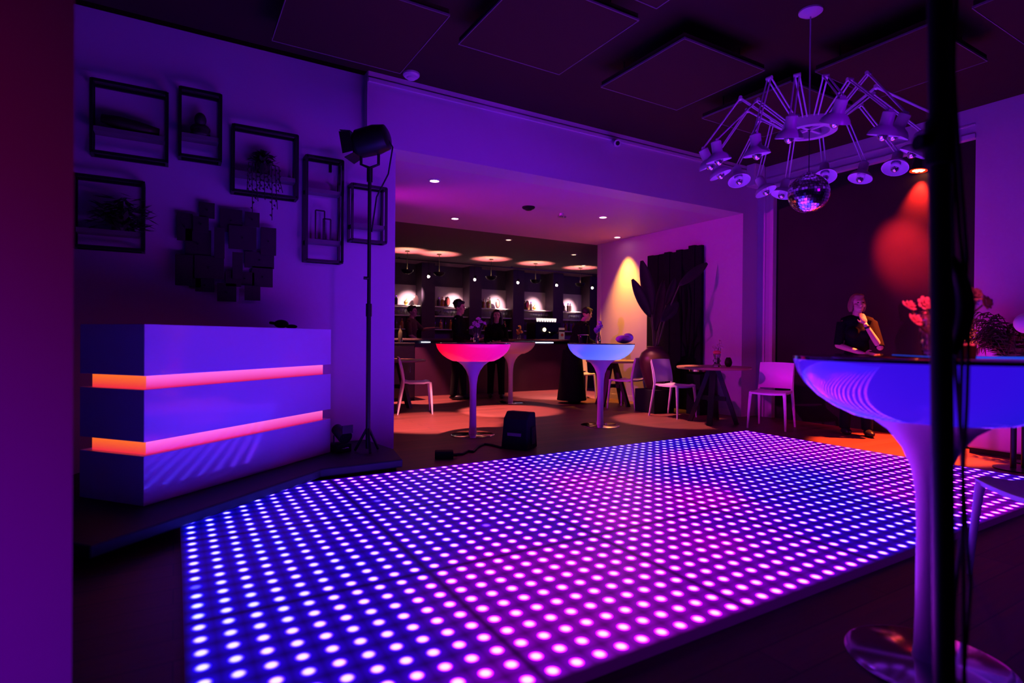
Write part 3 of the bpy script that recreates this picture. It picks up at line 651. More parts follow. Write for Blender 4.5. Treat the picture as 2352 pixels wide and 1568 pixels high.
# ------------------------------------------------------------------ black pole in the foreground
P0 = Vector((0, 0, 0)); base = RV * (.7635 * 1.25) + FV * 1.25
q0 = base + RV * .018; q1 = base - RV * .045
t = thing('lighting_stand', 'thick black pole standing in the foreground with cables down its side', 'stand', (q0.x, q0.y, 0))
L0 = Vector((0, 0, 0)); top = Vector((q1.x - q0.x, q1.y - q0.y, 3.0))
obj('base_plate', MB().lathe([(.24, 0), (.24, .015), (.22, .02), (.03, .025), (.03, .06)], 40), 'black', t, smooth=True)
obj('pole', MB().tube([L0, top * .62], .0212, 20), 'black', t, smooth=True)
obj('upper_pole', MB().tube([top * .62, top], .0198, 20), 'black', t, smooth=True)
zc = 1.55; cpt = top * (zc / 3.0)
obj('collar', MB().cyl(cpt - Vector((0, 0, .05)), cpt + Vector((0, 0, .05)), .029, n=20), 'blackmat', t, smooth=True)
obj('clamp_knob', MB().cyl(cpt, cpt - RV * .045, .012).cyl(cpt - RV * .03, cpt - RV * .05, .018, n=14), 'blackmat', t, smooth=True)
for k, (dx, dz) in enumerate(((.030, 0), (.038, .1), (.034, .2))):
    pts = []
    for i in range(13):
        z = 2.3 - dz - i * (2.3 - dz - .03) / 12; c = top * (z / 3.0); off = dx + (.010 * math.sin(i * 1.3 + k * 2) + (.012 if .55 < z < 1.3 else 0))
        pts.append(c + RV * off + FV * (.012 * (k - 1)))
    obj('cable', MB().tube(pts, .0042, 8), 'rubber', t, smooth=True)
pts = []
for i in range(11):
    a = i / 10; z = 1.30 - .22 * a; c = top * (z / 3.0); pts.append(c + RV * (.026 + .028 * math.sin(math.pi * a)))
obj('cable_bundle', MB().tube(pts, [.006 + .012 * math.sin(math.pi * i / 10) for i in range(11)], 10), 'rubber', t, smooth=True)

# ------------------------------------------------------------------ fresnel lamp on its stand, on the riser
sx, sy = 1.44, 4.83
t = thing('stage_light', 'black theatre lamp on a tall thin stand before the violet wall', 'stage lamp', (sx, sy, RZ))
def lv(u, v): return onB(u, v, sy) - Vector((sx, sy, RZ))
obj('stand_pole', MB().tube([(0, 0, 0.03), (0, 0, 1.25)], .020, 14), 'black', t, smooth=True)
obj('upper_stand_pole', MB().tube([(0, 0, 1.2), (0, 0, 2.42)], .016, 14), 'black', t, smooth=True)
obj('pole_collar', MB().cyl((0, 0, 2.33), (0, 0, 2.45), .026).cyl((0, 0, 1.17), (0, 0, 1.28), .026).cyl((-.045, 0, 1.5), (0, 0, 1.5), .014), 'black', t, smooth=True)
for k in range(3):
    a = k * 2.1 + .4; obj('leg', MB().tube([(0, 0, .22), (math.cos(a) * .115, math.sin(a) * .115, .01)], .012, 8), 'black', t)
yk0, yk1 = lv(843, 385), lv(880, 385)
hz = 2.52
obj('yoke', MB().tube([-RV * .075 + Vector((0, 0, hz + .13)), -RV * .075 + Vector((0, 0, hz - .04)), RV * .0 + Vector((0, 0, hz - .07)), RV * .075 + Vector((0, 0, hz - .04)), RV * .075 + Vector((0, 0, hz + .13))], .013, 8), 'black', t)
hc = Vector((0, 0, hz + .16)); ax = (-RV * .93 + FV * .15 - Vector((0, 0, .18))).normalized()
obj('lamp_housing', MB().tube([hc - ax * .17, hc - ax * .155, hc - ax * .06, hc + ax * .10], [.07, .105, .125, .12], 20), 'black', t, smooth=True)
obj('lamp_nose', MB().cyl(hc + ax * .10, hc + ax * .13, .10, .095, 20), 'black', t, smooth=True)
up = Vector((0, 0, 1)); sdv = ax.cross(up).normalized(); upv = sdv.cross(ax)
for d_, n_ in ((upv, sdv), (-upv, sdv), (sdv, upv), (-sdv, upv)):
    a = hc + ax * .128 + d_ * .095; b = hc + ax * .215 + d_ * .12
    obj('barn_door', MB().sheet([[a - n_ * .085, a + n_ * .085], [b - n_ * .095, b + n_ * .095]], .005), 'black', t)
obj('lamp_cable', MB().tube([hc - ax * .17 + Vector((0, 0, -.03)), hc - ax * .21 + Vector((0, 0, -.10)), RV * .16 + Vector((0, 0, hz - .12)), RV * .06 + Vector((0, 0, 2.2)), RV * .02 + Vector((0, 0, 1.9))], .007, 8), 'rubber', t, smooth=True)

# ------------------------------------------------------------------ floor boxes
p0, p1, p2 = G(1155, 1030), G(1222, 1037), G(1222, 1025)
c = (p0 + p1) / 2 + Vector((.08, .1, 0))
t = thing('floor_speaker', 'black wedge speaker standing on the floor by the dance floor edge', 'speaker', (c.x, c.y, 0), math.atan2(p1.y - p0.y, p1.x - p0.x))
w = .145
vs = [(-w, -.12, 0), (w, -.12, 0), (w, .14, 0), (-w, .14, 0), (-w + .012, -.09, .30), (w - .012, -.09, .30), (w - .012, -.02, .37), (-w + .012, -.02, .37), (-w + .012, .11, .36), (w - .012, .11, .36)]
obj('cabinet', MB().add(vs, [(3, 2, 1, 0), (0, 1, 5, 4), (4, 5, 6, 7), (7, 6, 9, 8), (2, 3, 8, 9), (1, 2, 9, 6, 5), (3, 0, 4, 7, 8)]), 'blackmat', t, bevel=.012)
obj('carry_handle', MB().box(-.075, -.118, .135, .075, -.104, .165), 'baffle_edge', t)
obj('bracket', MB().box(-w - .012, -.02, .05, -w, .06, .22).box(w, -.02, .05, w + .012, .06, .22), 'black', t)
p = G(1020, 1052)
t = thing('power_adapter', 'small black power box on the floor left of the wedge speaker', 'power box', (p.x, p.y, 0), -.4)
obj('case', MB().box(-.085, -.05, 0, .085, .05, .07), 'blackmat', t, bevel=.01); obj('plug', MB().cyl((.085, 0, .03), (.12, 0, .03), .015), 'black', t)
pts = [G(1045, 1046) + Vector((0, 0, .012))] + [G(u, v) + Vector((0, 0, .012)) for u, v in ((1062, 1045), (1075, 1038), (1086, 1040), (1098, 1028), (1112, 1022), (1130, 1024), (1152, 1030))]
tag(obj('power_cable', MB().tube(pts, .012, 8), 'rubber', smooth=True), 'black cable running on the floor to the wedge speaker', 'cable')

# ------------------------------------------------------------------ lamp cluster and mirror ball
CX, CY = G(1862, 25, CEIL).x, G(1862, 25, CEIL).y
RINGZ, RR = 2.73, .17
t = thing('chandelier', 'white chandelier of sixteen desk lamp arms around a ring', 'chandelier', (CX, CY, CEIL))
def cz(z): return z - CEIL
obj('canopy', MB().lathe([(.085, 0), (.085, -.012), (.06, -.03), (.012, -.045)], 32), 'lampwhite', t, smooth=True)
obj('hanging_cable', MB().cyl((0, 0, -.04), (0, 0, cz(RINGZ)), .006, n=8), 'lampwhite', t)
obj('ring', MB().lathe([(RR - .03, cz(RINGZ) - .022), (RR + .02, cz(RINGZ) - .022), (RR + .02, cz(RINGZ) + .05), (RR + .008, cz(RINGZ) + .055), (RR - .03, cz(RINGZ) + .05), (RR - .03, cz(RINGZ) - .022)], 48, cap=False), 'lampwhite', t, smooth=True)
obj('spokes', MB().box(-RR + .02, -.012, cz(RINGZ) - .004, RR - .02, .012, cz(RINGZ) + .012).box(-.012, -RR + .02, cz(RINGZ) - .004, .012, RR - .02, cz(RINGZ) + .012), 'lampwhite', t)
rnd = random.Random(11)
for k in range(16):
    a = 2 * math.pi * k / 16; c_, s_ = math.cos(a), math.sin(a); R_ = Vector((c_, s_, 0)); S_ = Vector((-s_, c_, 0))
    er = .45 + rnd.uniform(-.04, .05); ez = cz(2.97 + rnd.uniform(-.05, .05)); lr = .73 + rnd.uniform(-.08, .07); lz = cz(2.62 + rnd.uniform(-.07, .06))
    tl = rnd.uniform(-.6, -.15); sw = rnd.uniform(-.35, .35)
    p0, p1 = R_ * RR + Vector((0, 0, cz(RINGZ) + .03)), R_ * er + Vector((0, 0, ez)); p2 = R_ * lr + Vector((0, 0, lz))
    arm = MB()
    for q in (-.014, .014): arm.cyl(p0 + S_ * q, p1 + S_ * q, .0055, n=8).cyl(p1 + S_ * q, p2 + S_ * q, .0055, n=8)
    arm.cyl(p1 - S_ * .022, p1 + S_ * .022, .014, n=10).cyl(p2 - S_ * .018, p2 + S_ * .018, .012, n=10)
    ao = obj('lamp_arm', arm, 'lampwhite', t, smooth=True)
    d = (Vector((0, 0, -1)) + R_ * tl + S_ * sw).normalized(); T = d.to_track_quat('Z', 'Y').to_matrix()
    hd = MB(); prof = [(.030, -.006), (.037, .0), (.038, .075), (.044, .082), (.066, .096), (.084, .118), (.092, .14), (.089, .14), (.062, .104), (.035, .09), (.03, .02)]
    vs_ = []
    hd.lathe(prof, 24, T=None)
    hd.v = [tuple(p2 + d * .01 + T @ Vector(p)) for p in hd.v]
    so = obj('lamp_shade', hd, 'lampwhite', ao, smooth=True)
    bl = MB().ell(p2 + d * .140, (.034, .034, .045), T, 16, 10)
    obj('bulb', bl, 'bulb', ao, smooth='full')
BZ = onB(1868, 447, CY).z
t = thing('mirror_ball', 'mirror ball hanging below the white lamp cluster', 'mirror ball', (CX, CY, BZ))
mb = MB(); n, m_ = 44, 22; R0 = .147
vs_, fs_ = [], []
for j in range(m_):
    t0, t1 = math.pi * (j + .06) / m_, math.pi * (j + .94) / m_; nn = max(6, int(n * math.sin((t0 + t1) / 2)))
    for k in range(nn):
        a0, a1 = 2 * math.pi * (k + .06) / nn, 2 * math.pi * (k + .94) / nn; o_ = len(vs_)
        jt = Matrix.Rotation(rnd.uniform(-.015, .015), 3, 'X') @ Matrix.Rotation(rnd.uniform(-.015, .015), 3, 'Y')
        for th, ph in ((t0, a0), (t1, a0), (t1, a1), (t0, a1)): vs_.append(jt @ Vector((R0 * math.sin(th) * math.cos(ph), R0 * math.sin(th) * math.sin(ph), R0 * math.cos(th))))
        fs_.append((o_, o_ + 1, o_ + 2, o_ + 3))
obj('core', MB().ell((0, 0, 0), R0 - .004, None, 24, 16), 'black', t, smooth='full')
me = bpy.data.meshes.new('mirror_tiles'); me.from_pydata([tuple(v) for v in vs_], [], fs_); me.materials.append(M['mirror'])
o = bpy.data.objects.new('mirror_tiles', me); C.objects.link(o); o.parent = t
obj('cap', MB().cyl((0, 0, R0 - .01), (0, 0, R0 + .012), .03, n=16), 'chrome', t, smooth=True)
obj('cord', MB().cyl((0, 0, R0), (0, 0, RINGZ - .005 - BZ), .003, n=6), 'black', t)

# ------------------------------------------------------------------ red spotlight on the right wall
p = onA(2110, 391, AR - .035)
t = thing('red_spotlight', 'round red stage spotlight glowing at the top of the dark wall bay', 'stage lamp', (p.x, p.y, p.z))
ax = Vector((-.06, .06, -1)).normalized()
obj('lamp_body', MB().cyl(-ax * .16, ax * .0, .055, .085, 24), 'black', t, smooth=True)
M['redrim'] = mat('red lamp rim', (.3, .02, .01), .3, emit=(1.0, .03, .0), estr=1.2)
T = ax.to_track_quat('Z', 'Y').to_matrix()
mm = MB().lathe([(.085, 0), (.088, .012), (.07, .004)], 24, cap=False); mm.v = [tuple(T @ Vector(p_)) for p_ in mm.v]; obj('lamp_rim', mm, 'redrim', t, smooth=True)
M['redled'] = mat('red led lens', (.8, .2, .1), .2, emit=(1.0, .34, .12), estr=20.0)
mm = MB()
for k in range(7):
    a = k * math.pi / 3; x, y = (0, 0) if k == 6 else (math.cos(a) * .042, math.sin(a) * .042)
    mm.lathe([(.021, .002), (.016, .009), (.001, .011)], 12, (x, y, 0))
mm.v = [tuple(T @ Vector(p_)) for p_ in mm.v]; obj('led_lens', mm, 'redled', t, smooth=True)
obj('bracket', MB().tube([-ax * .08, Vector((.03, 0, .12)), Vector((.09, 0, .14))], .012, 8), 'black', t)
RED = (1.0, 0.10, 0.02)
lp_ = p + ax * .05
spot('lamp_light', lp_, (6.68, 3.0, 0), RED, 5200, 34, .35, .03, t)
spot('beam_light', lp_, lp_ + Vector((.42, .16, -1)), (1.0, .03, .012), 420, 60, .9, .03, t)  # grazing spot stands in for the hazy streak under the lamp
spot('unseen_flood', (6.2, 3.9, 3.35), (AR + .06, p.y + .20, p.z - .90), (1.0, .02, .03), 1700, 25, 1.0, .05)  # unseen extra lamp, added for the round red patch on the bay

# ------------------------------------------------------------------ right: bench, side table, plant, globe
t = thing('white_bench', 'magenta lit white bench along the right wall, behind the big blue table', 'bench', (7.12, 1.1, 0))
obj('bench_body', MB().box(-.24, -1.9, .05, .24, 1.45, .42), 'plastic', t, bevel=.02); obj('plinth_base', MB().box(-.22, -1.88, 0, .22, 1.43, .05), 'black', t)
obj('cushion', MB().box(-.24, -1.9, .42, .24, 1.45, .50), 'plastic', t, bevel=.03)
p = G(2337, 1078)
t = thing('side_table', 'small black table on two posts right of the big blue table', 'table', (p.x, p.y, 0))
obj('post', MB().cyl((-.03, .02, .01), (-.03, .02, .58), .022), 'black', t, smooth=True); obj('post', MB().cyl((.05, -.03, .01), (.05, -.03, .58), .022), 'black', t, smooth=True)
obj('foot_plate', MB().lathe([(.17, 0), (.17, .01), (.05, .014)], 32), 'black', t, smooth=True); obj('tabletop', MB().lathe([(.22, .575), (.225, .59), (.22, .60)], 32), 'black', t, smooth=True)
q = onA(2352, 800, 7.1)
t = thing('fern', 'bushy brown plant with arching hair like fronds at the right edge', 'plant', (7.1, q.y, .50))
obj('pot', MB().lathe([(.10, 0), (.15, .10), (.17, .22), (.165, .24), (.15, .22), (.1, .05)], 28), 'plastic', t, smooth=True)
for k in range(72):
    a = rnd.uniform(0, 2 * math.pi); ln = rnd.uniform(.4, .8); h = rnd.uniform(.6, 1.12)
    c_, s_ = math.cos(a), math.sin(a); pts = [Vector((c_ * ln * s * 1.0, s_ * ln * s * 1.0, .18 + h * (1.9 * s - 1.25 * s * s - .22 * s ** 4))) for s in [i / 8 for i in range(9)]]
    pts = [Vector((max(-.2, min(.16, p_.x)), p_.y, p_.z)) for p_ in pts]
    mb = MB().tube(pts, [.006 - .0005 * i for i in range(9)], 5)
    for i in range(1, 9):
        dr = (pts[i] - pts[i - 1]).normalized(); sd = dr.cross(Vector((0, 0, 1))).normalized()
        for sg in (-1, 1):
            for sb in (0, .5):
                b_ = pts[i - 1].lerp(pts[i], sb); tp = b_ + sd * sg * .09 + dr * .06 + Vector((0, 0, -.05)); mb.add([b_ - dr * .012, b_ + dr * .012, tp], [(0, 1, 2)])
    obj('frond', mb, 'fern', t)
q = onA(2358, 742, 6.75)
t = thing('globe_lamp', 'pale round globe in front of the bushy plant at the right edge', 'lamp', (6.75, q.y, 0))
obj('globe', MB().ell((0, 0, q.z), .095, None, 24, 16), 'plastic', t, smooth='full'); obj('lamp_post', MB().cyl((0, 0, .01), (0, 0, q.z - .09), .014, n=12), 'black', t, smooth=True); obj('lamp_foot', MB().lathe([(.1, 0), (.1, .012), (.02, .02)], 28), 'black', t, smooth=True)
t = thing('floor_uplight', 'low black floor lamp washing the right wall with magenta', 'floor lamp', (7.2, 2.62, 0))
obj('lamp_body', MB().box(-.08, -.06, 0, .08, .06, .09), 'black', t, bevel=.01); 
M['magled'] = mat('magenta led lens', (.6, .1, .5), .3, emit=(1.0, .02, .8), estr=6)
obj('lens', MB().box(-.065, -.045, .09, .065, .045, .096), 'magled', t)
spot('lamp_light', (7.2, 2.62, .12), (7.39, 2.45, .95), (1.0, .0, .85), 70, 70, 1.0, .05, t)
spot('unseen_flood', (5.9, .2, 1.5), (6.95, 2.2, .35), (1.0, 0.0, .80), 160, 46, 1.0, .08)  # unseen lamp added to turn the bench front and fern magenta
# ------------------------------------------------------------------ people
def remesh(o, vox, sm=3):
    r = o.modifiers.new('one_surface', 'REMESH'); r.mode = 'VOXEL'; r.voxel_size = vox; r.use_smooth_shade = True
    s = o.modifiers.new('soften', 'SMOOTH'); s.factor = .5; s.iterations = sm
def person(label, loc, rz, height, armL, armR, top='darkcloth', legs='darkcloth', hair='hair', hairlen='short', skirt=False, headturn=0.0, headtilt=0.0, lean=0.0, sleeves='long', step=.06, vox=.010, watch=None, female=False):
    """armL / armR: (elbow, wrist, hand direction) in the figure's own frame, which faces -Y; L is +X"""
    s = height / 1.75
    t = thing('person', label, 'person', loc, rz)
    def V(x, y, z):
        p = Vector((x, y, z))
        if z > .95: p.y -= (z - .95) * lean
        return p * s
    sw = .165 if female else .185
    hipx = .088
    body = MB()
    ank = {1: V(hipx + .02, -step, .075), -1: V(-hipx - .02, step, .075)}
    knee = {1: V(hipx + .01, -step * .7 - .01, .49), -1: V(-hipx - .01, step * .5 - .01, .49)}
    hip = {1: V(hipx, 0, .92), -1: V(-hipx, 0, .92)}
    for q in (1, -1):
        body.tube([hip[q], hip[q].lerp(knee[q], .5), knee[q], knee[q].lerp(ank[q], .35), ank[q]], [.085 * s, .073 * s, .053 * s, .054 * s, .036 * s], 12)
        body.ell(ank[q] + Vector((0, -.06, -.035)) * s, (.042 * s, .12 * s, .038 * s), None, 12, 8)
    def torso(mb, g):
        mb.ell(V(0, 0, .95), ((.155 + g) * s, (.105 + g) * s, (.13 + g) * s)); mb.ell(V(0, 0, 1.10), ((.13 + g) * s, (.09 + g) * s, (.17 + g) * s))
        mb.ell(V(0, .005, 1.29), ((.158 + g) * s, (.105 + g) * s, (.17 + g) * s))
        mb.tube([V(-sw, 0, 1.405), V(-.08, 0, 1.43), V(.08, 0, 1.43), V(sw, 0, 1.405)], [(.048 + g) * s, (.06 + g) * s, (.06 + g) * s, (.048 + g) * s], 12)
        if female:
            for q in (1, -1): mb.ell(V(q * .07, -.085, 1.28), ((.06 + g) * s, (.05 + g) * s, (.06 + g) * s))
    torso(body, 0)
    body.tube([V(0, .01, 1.40), V(0, .0, 1.50), V(0, -.01, 1.56)], [.062 * s, .052 * s, .05 * s], 12)
    arms = {1: armL, -1: armR}; hands = {}
    for q in (1, -1):
        e, wst, hd = [Vector(x) for x in arms[q]]
        sh = V(q * sw, 0, 1.405); e = V(*e); wst = V(*wst)
        body.tube([sh, sh.lerp(e, .5), e], [.05 * s, .044 * s, .037 * s], 12); body.tube([e, e.lerp(wst, .3), wst], [.037 * s, .037 * s, .024 * s], 12)
        body.ell(e, .037 * s, None, 10, 8)
        hd = hd.normalized(); fa = (wst - e).normalized(); pn = hd.cross(Vector((q, 0, .01))); pn = pn.normalized() if pn.length > .1 else Vector((0, -1, 0)); sd = pn.cross(hd).normalized()
        T = Matrix((sd, pn, hd)).transposed(); pc = wst + hd * .045 * s
        body.ell(pc, (.040 * s, .017 * s, .05 * s), T, 12, 8)
        for k in range(4):
            b_ = wst + hd * .085 * s + sd * (-.028 + .019 * k) * s; ln = (.058, .07, .066, .05)[k] * s
            m1 = b_ + hd * ln * .55 + pn * .006 * s; m2 = m1 + (hd * .75 + pn * .65).normalized() * ln * .5
            body.tube([b_ - hd * .02 * s, b_, m1, m2], [.0095 * s, .0095 * s, .0085 * s, .007 * s], 8)
        tb = wst + hd * .025 * s - sd * .034 * s; tm = tb + (hd * .7 - sd * .7).normalized() * .035 * s; body.tube([tb + sd * .012 * s, tb, tm, tm + (hd * .95 + pn * .3).normalized() * .03 * s], [.012 * s, .011 * s, .0095 * s, .008 * s], 8)
        hands[q] = (sh, e, wst)
    # head
    HT = Matrix.Rotation(headturn, 3, 'Z') @ Matrix.Rotation(headtilt, 3, 'X'); hc = V(0, -.015, 1.635)
    def hp(x, y, z): return hc + HT @ (Vector((x, y, z)) * s)
    body.ell(hp(0, .008, .03), (.074 * s, .092 * s, .088 * s), HT, 18, 12); body.ell(hp(0, -.028, -.045), (.054 * s, .062 * s, .07 * s), HT, 16, 10); body.ell(hp(0, -.065, -.093), (.026 * s, .022 * s, .022 * s), HT, 10, 8)
    body.tube([hp(0, -.083, .022), hp(0, -.107, -.022), hp(0, -.09, -.032)], [.010 * s, .014 * s, .008 * s], 8)
    body.ell(hp(0, -.078, .035), (.05 * s, .016 * s, .011 * s), HT, 12, 6); body.ell(hp(0, -.086, -.062), (.022 * s, .010 * s, .009 * s), HT, 10, 6)
    for q in (1, -1):
        body.ell(hp(q * .075, .015, -.008), (.011 * s, .02 * s, .032 * s), HT, 10, 8); body.ell(hp(q * .046, -.055, -.018), (.022 * s, .025 * s, .022 * s), HT, 10, 8)
    o = obj('body', body, 'skin', t); remesh(o, vox * s * .8, 2); 
    ey = MB()
    for q in (1, -1): ey.ell(hp(q * .030, -.081, .014), (.012 * s, .008 * s, .007 * s), HT, 10, 6)
    obj('eyes', ey, 'black', t, smooth='full')
    # hair
    hb = MB(); hb.ell(hp(0, .022, .048), (.083 * s, .094 * s, .088 * s), HT, 18, 12); hb.ell(hp(0, -.045, .098), (.06 * s, .045 * s, .03 * s), HT, 12, 8)
    for q in (1, -1): hb.ell(hp(q * .07, .02, .03), (.017 * s, .05 * s, .05 * s), HT, 12, 8)
    if hairlen == 'long':
        for q in (1, -1): hb.tube([hp(q * .065, -.005, .06), hp(q * .088, .0, -.03), hp(q * .095, -.01, -.14), hp(q * .10, -.03, -.28)], [.035 * s, .034 * s, .04 * s, .02 * s], 10)
        hb.tube([hp(0, .07, .03), hp(0, .09, -.08), hp(0, .085, -.28)], [.08 * s, .085 * s, .06 * s], 12)
    elif hairlen == 'curly':
        r_ = random.Random(5)
        for k in range(40):
            a, b = r_.uniform(0, 6.28), r_.uniform(.1, 1.5); hb.ell(hp(.08 * math.cos(a) * math.sin(b), .025 + .095 * math.sin(a) * math.sin(b) * (1 if math.sin(a) > 0 else .7), .055 + .085 * math.cos(b)), .02 * s, None, 8, 6)
    elif hairlen == 'bob':
        for q in (1, -1): hb.ell(hp(q * .075, .02, -.02), (.026 * s, .06 * s, .085 * s), HT, 12, 8)
        hb.ell(hp(0, .075, -.02), (.075 * s, .035 * s, .09 * s), HT, 12, 8)
    o = obj('hair', hb, hair, t); remesh(o, .011 * s)
    # clothes
    c = MB(); torso(c, .013)
    for q in (1, -1):
        sh, e, wst = hands[q]
        c.tube([sh, sh.lerp(e, .5), e], [.064 * s, .058 * s, .052 * s], 12)
        if sleeves == 'long': c.ell(e, .051 * s, None, 10, 8); c.tube([e, e.lerp(wst, .4), e.lerp(wst, .93)], [.051 * s, .05 * s, .039 * s], 12)
    c.tube([V(0, .01, 1.42), V(0, .005, 1.485)], [.085 * s, .066 * s], 12)
    o = obj('shirt' if not skirt else 'coat_top', c, top, t); remesh(o, vox * s)
    if skirt:
        k = MB(); prof = [(.165, .98), (.18, .9), (.205, .65), (.235, .35), (.27, .06), (.255, .06), (.16, .9)]
        k.lathe([(r * s, z * s) for r, z in prof], 36); o = obj('long_skirt', k, legs, t, smooth=True)
    else:
        k = MB()
        k.ell(V(0, 0, .94), (.172 * s, .122 * s, .11 * s))
        for q in (1, -1): k.tube([hip[q], hip[q].lerp(knee[q], .5), knee[q], knee[q].lerp(ank[q], .5), ank[q] + Vector((0, 0, .0))], [.103 * s, .09 * s, .073 * s, .068 * s, .062 * s], 12)
        o = obj('trousers', k, legs, t); remesh(o, vox * s)
    sb = MB()
    for q in (1, -1): sb.ell(ank[q] + Vector((0, -.06, -.03)) * s, (.05 * s, .135 * s, .045 * s), None, 12, 8)
    sb.v = [(x, y, max(0.0, z)) for x, y, z in sb.v]
    obj('shoes', sb, 'black', t, smooth='full')
    if watch:
        sh, e, wst = hands[watch]; c0 = e.lerp(wst, .86); d = (wst - e).normalized(); obj('wristwatch', MB().cyl(c0 - d * .012, c0 + d * .012, .031 * s, n=16), 'black', t, smooth=True)
    return t
def ang(u_from, loc): return None
rest_L = ((.24, .03, 1.12), (.25, -.04, .88), (0, -.05, -1)); rest_R = ((-.24, .03, 1.12), (-.25, -.04, .88), (0, -.05, -1))
# the camera's right in the room is RV; a figure seen in profile to the right faces RV
person('person in dark clothes with short curly hair standing at the bar, in profile', (4.42, 9.30, 0), face_rot(RV.x, RV.y - .25), 1.78, ((.22, -.06, 1.14), (.16, -.28, 1.08), (0, -1, 0)), ((-.22, -.06, 1.14), (-.16, -.28, 1.08), (0, -1, 0)), hairlen='curly', headtilt=.1)
person('person with long dark hair in black, standing behind the red glowing table', (5.16, 9.22, 0), face_rot(-.45, -1), 1.64, ((.2, .0, 1.15), (.05, -.19, 1.12), (-1, -.1, 0)), ((-.2, .0, 1.15), (-.05, -.2, 1.08), (1, -.1, 0)), hairlen='long', female=True)
person('person in a long black coat bending over behind the blue glowing table', (5.93, 7.90, 0), face_rot(RV.x + .2, RV.y + .35), 1.66, ((.22, -.12, 1.16), (.14, -.34, 1.1), (0, -1, -.1)), ((-.22, -.1, 1.16), (-.14, -.34, 1.08), (0, -1, -.1)), skirt=True, lean=.42, hairlen='short', headtilt=.35, female=True)
person('person in a brown top behind the bar counter, reaching out one arm', (4.30, 11.35, 0), face_rot(RV.x, RV.y - .3), 1.78, ((.26, -.14, 1.26), (.24, -.42, 1.30), (0, -1, 0)), ((-.22, -.06, 1.14), (-.16, -.25, 1.02), (0, -1, 0)), top='browncloth', hairlen='short', sleeves='short')
q = onA(1968, 760, 6.95)
fr = face_rot(-.60, -.62)
person('person in black before the dark wall bay, one hand at the chin', (6.95, q.y, 0), fr, 1.66, ((.20, -.17, 1.10), (.035, -.165, 1.385), (-.25, .25, 1)), ((-.22, -.03, 1.12), (.02, -.19, 1.02), (1, -.05, -.2)), top='darkcloth', legs='navycloth', hair='fairhair', hairlen='bob', sleeves='short', watch=1, female=True, headturn=.1, vox=.009)

# ------------------------------------------------------------------ bar: counter, niches, shelves, bottles
M['ledwhite'] = mat('cool white light line', (.8, .85, 1), .3, emit=(.55, .6, 1.0), estr=5.0)
CB = 10.12
t = thing('serving_counter', 'long dark plum bar counter with a cool light line under its top', 'bar counter', (6.6, CB + .35, 0))
obj('front_panel', MB().box(-3.6, -.35, .0, 3.6, -.31, 1.0), 'counter', t); obj('counter_body', MB().box(-3.58, -.31, 0, 3.58, .30, 1.0), 'blackmat', t)
obj('countertop', MB().box(-3.65, -.40, 1.06, 3.65, .38, 1.10), 'countertop', t, bevel=.006); obj('recess', MB().box(-3.58, -.28, 1.0, 3.58, .28, 1.06), 'black', t)
for a0, a1 in ((-2.55, -2.38), (-.36, -.18), (-.15, .30), (.33, .50)): obj('light_line', MB().box(a0, -.335, 1.02, a1, -.295, 1.035), 'ledwhite', t)
# niches in the back wall: white back panels between dark pillars
BB = 13.40; nz0, nz1 = .9, 2.62
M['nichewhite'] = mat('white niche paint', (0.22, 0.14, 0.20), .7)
starts = [4.22, 5.52, 6.82, 8.12, 9.42, 10.72]
for k, a in enumerate(starts):
    struct('wall_niche', MB().box(a - .35, BB - .42, 0, a, BB, SOF), 'barwall')
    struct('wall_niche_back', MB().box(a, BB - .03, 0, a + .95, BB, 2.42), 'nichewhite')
rnd2 = random.Random(21)
bottle_p = {}
def bottle(kind, loc, label, group):
    if kind in bottle_p: return dup(bottle_p[kind], label, loc, None, group)
    t = thing('bottle', label, 'bottle', loc, 0, group)
    pr, m, cap = {'tall': ([(.036, 0), (.038, .01), (.038, .17), (.03, .205), (.014, .235), (.013, .29)], 'bottle', 'black'), 'amber': ([(.043, 0), (.045, .01), (.045, .14), (.04, .165), (.014, .19), (.013, .235)], 'amber', 'gold'), 'square': ([(.038, 0), (.04, .01), (.04, .16), (.015, .18), (.014, .22)], 'agate', 'chrome')}[kind]
    obj('bottle_body', MB().lathe(pr, 14), m, t, smooth=True); z = pr[-1][1]; obj('cap', MB().lathe([(.016, z - .02), (.016, z + .015)], 12), cap, t, smooth=True)
    bottle_p[kind] = t; return t
glass_p = []
def glass_(loc, label, group):
    if glass_p: return dup(glass_p[0], label, loc, None, group)
    t = thing('wine_glass', label, 'glass', loc, 0, group)
    obj('bowl', MB().lathe([(.006, .07), (.03, .09), (.036, .13), (.03, .17), (.028, .17), (.033, .13), (.027, .093), (.004, .078)], 14), 'glass', t, smooth=True); obj('stem', MB().lathe([(.03, 0), (.03, .003), (.005, .01), (.005, .07)], 12), 'glass', t, smooth=True)
    glass_p.append(t); return t
order = ['leftmost', 'second from the left', 'third from the left', 'fourth from the left', 'fifth from the left']
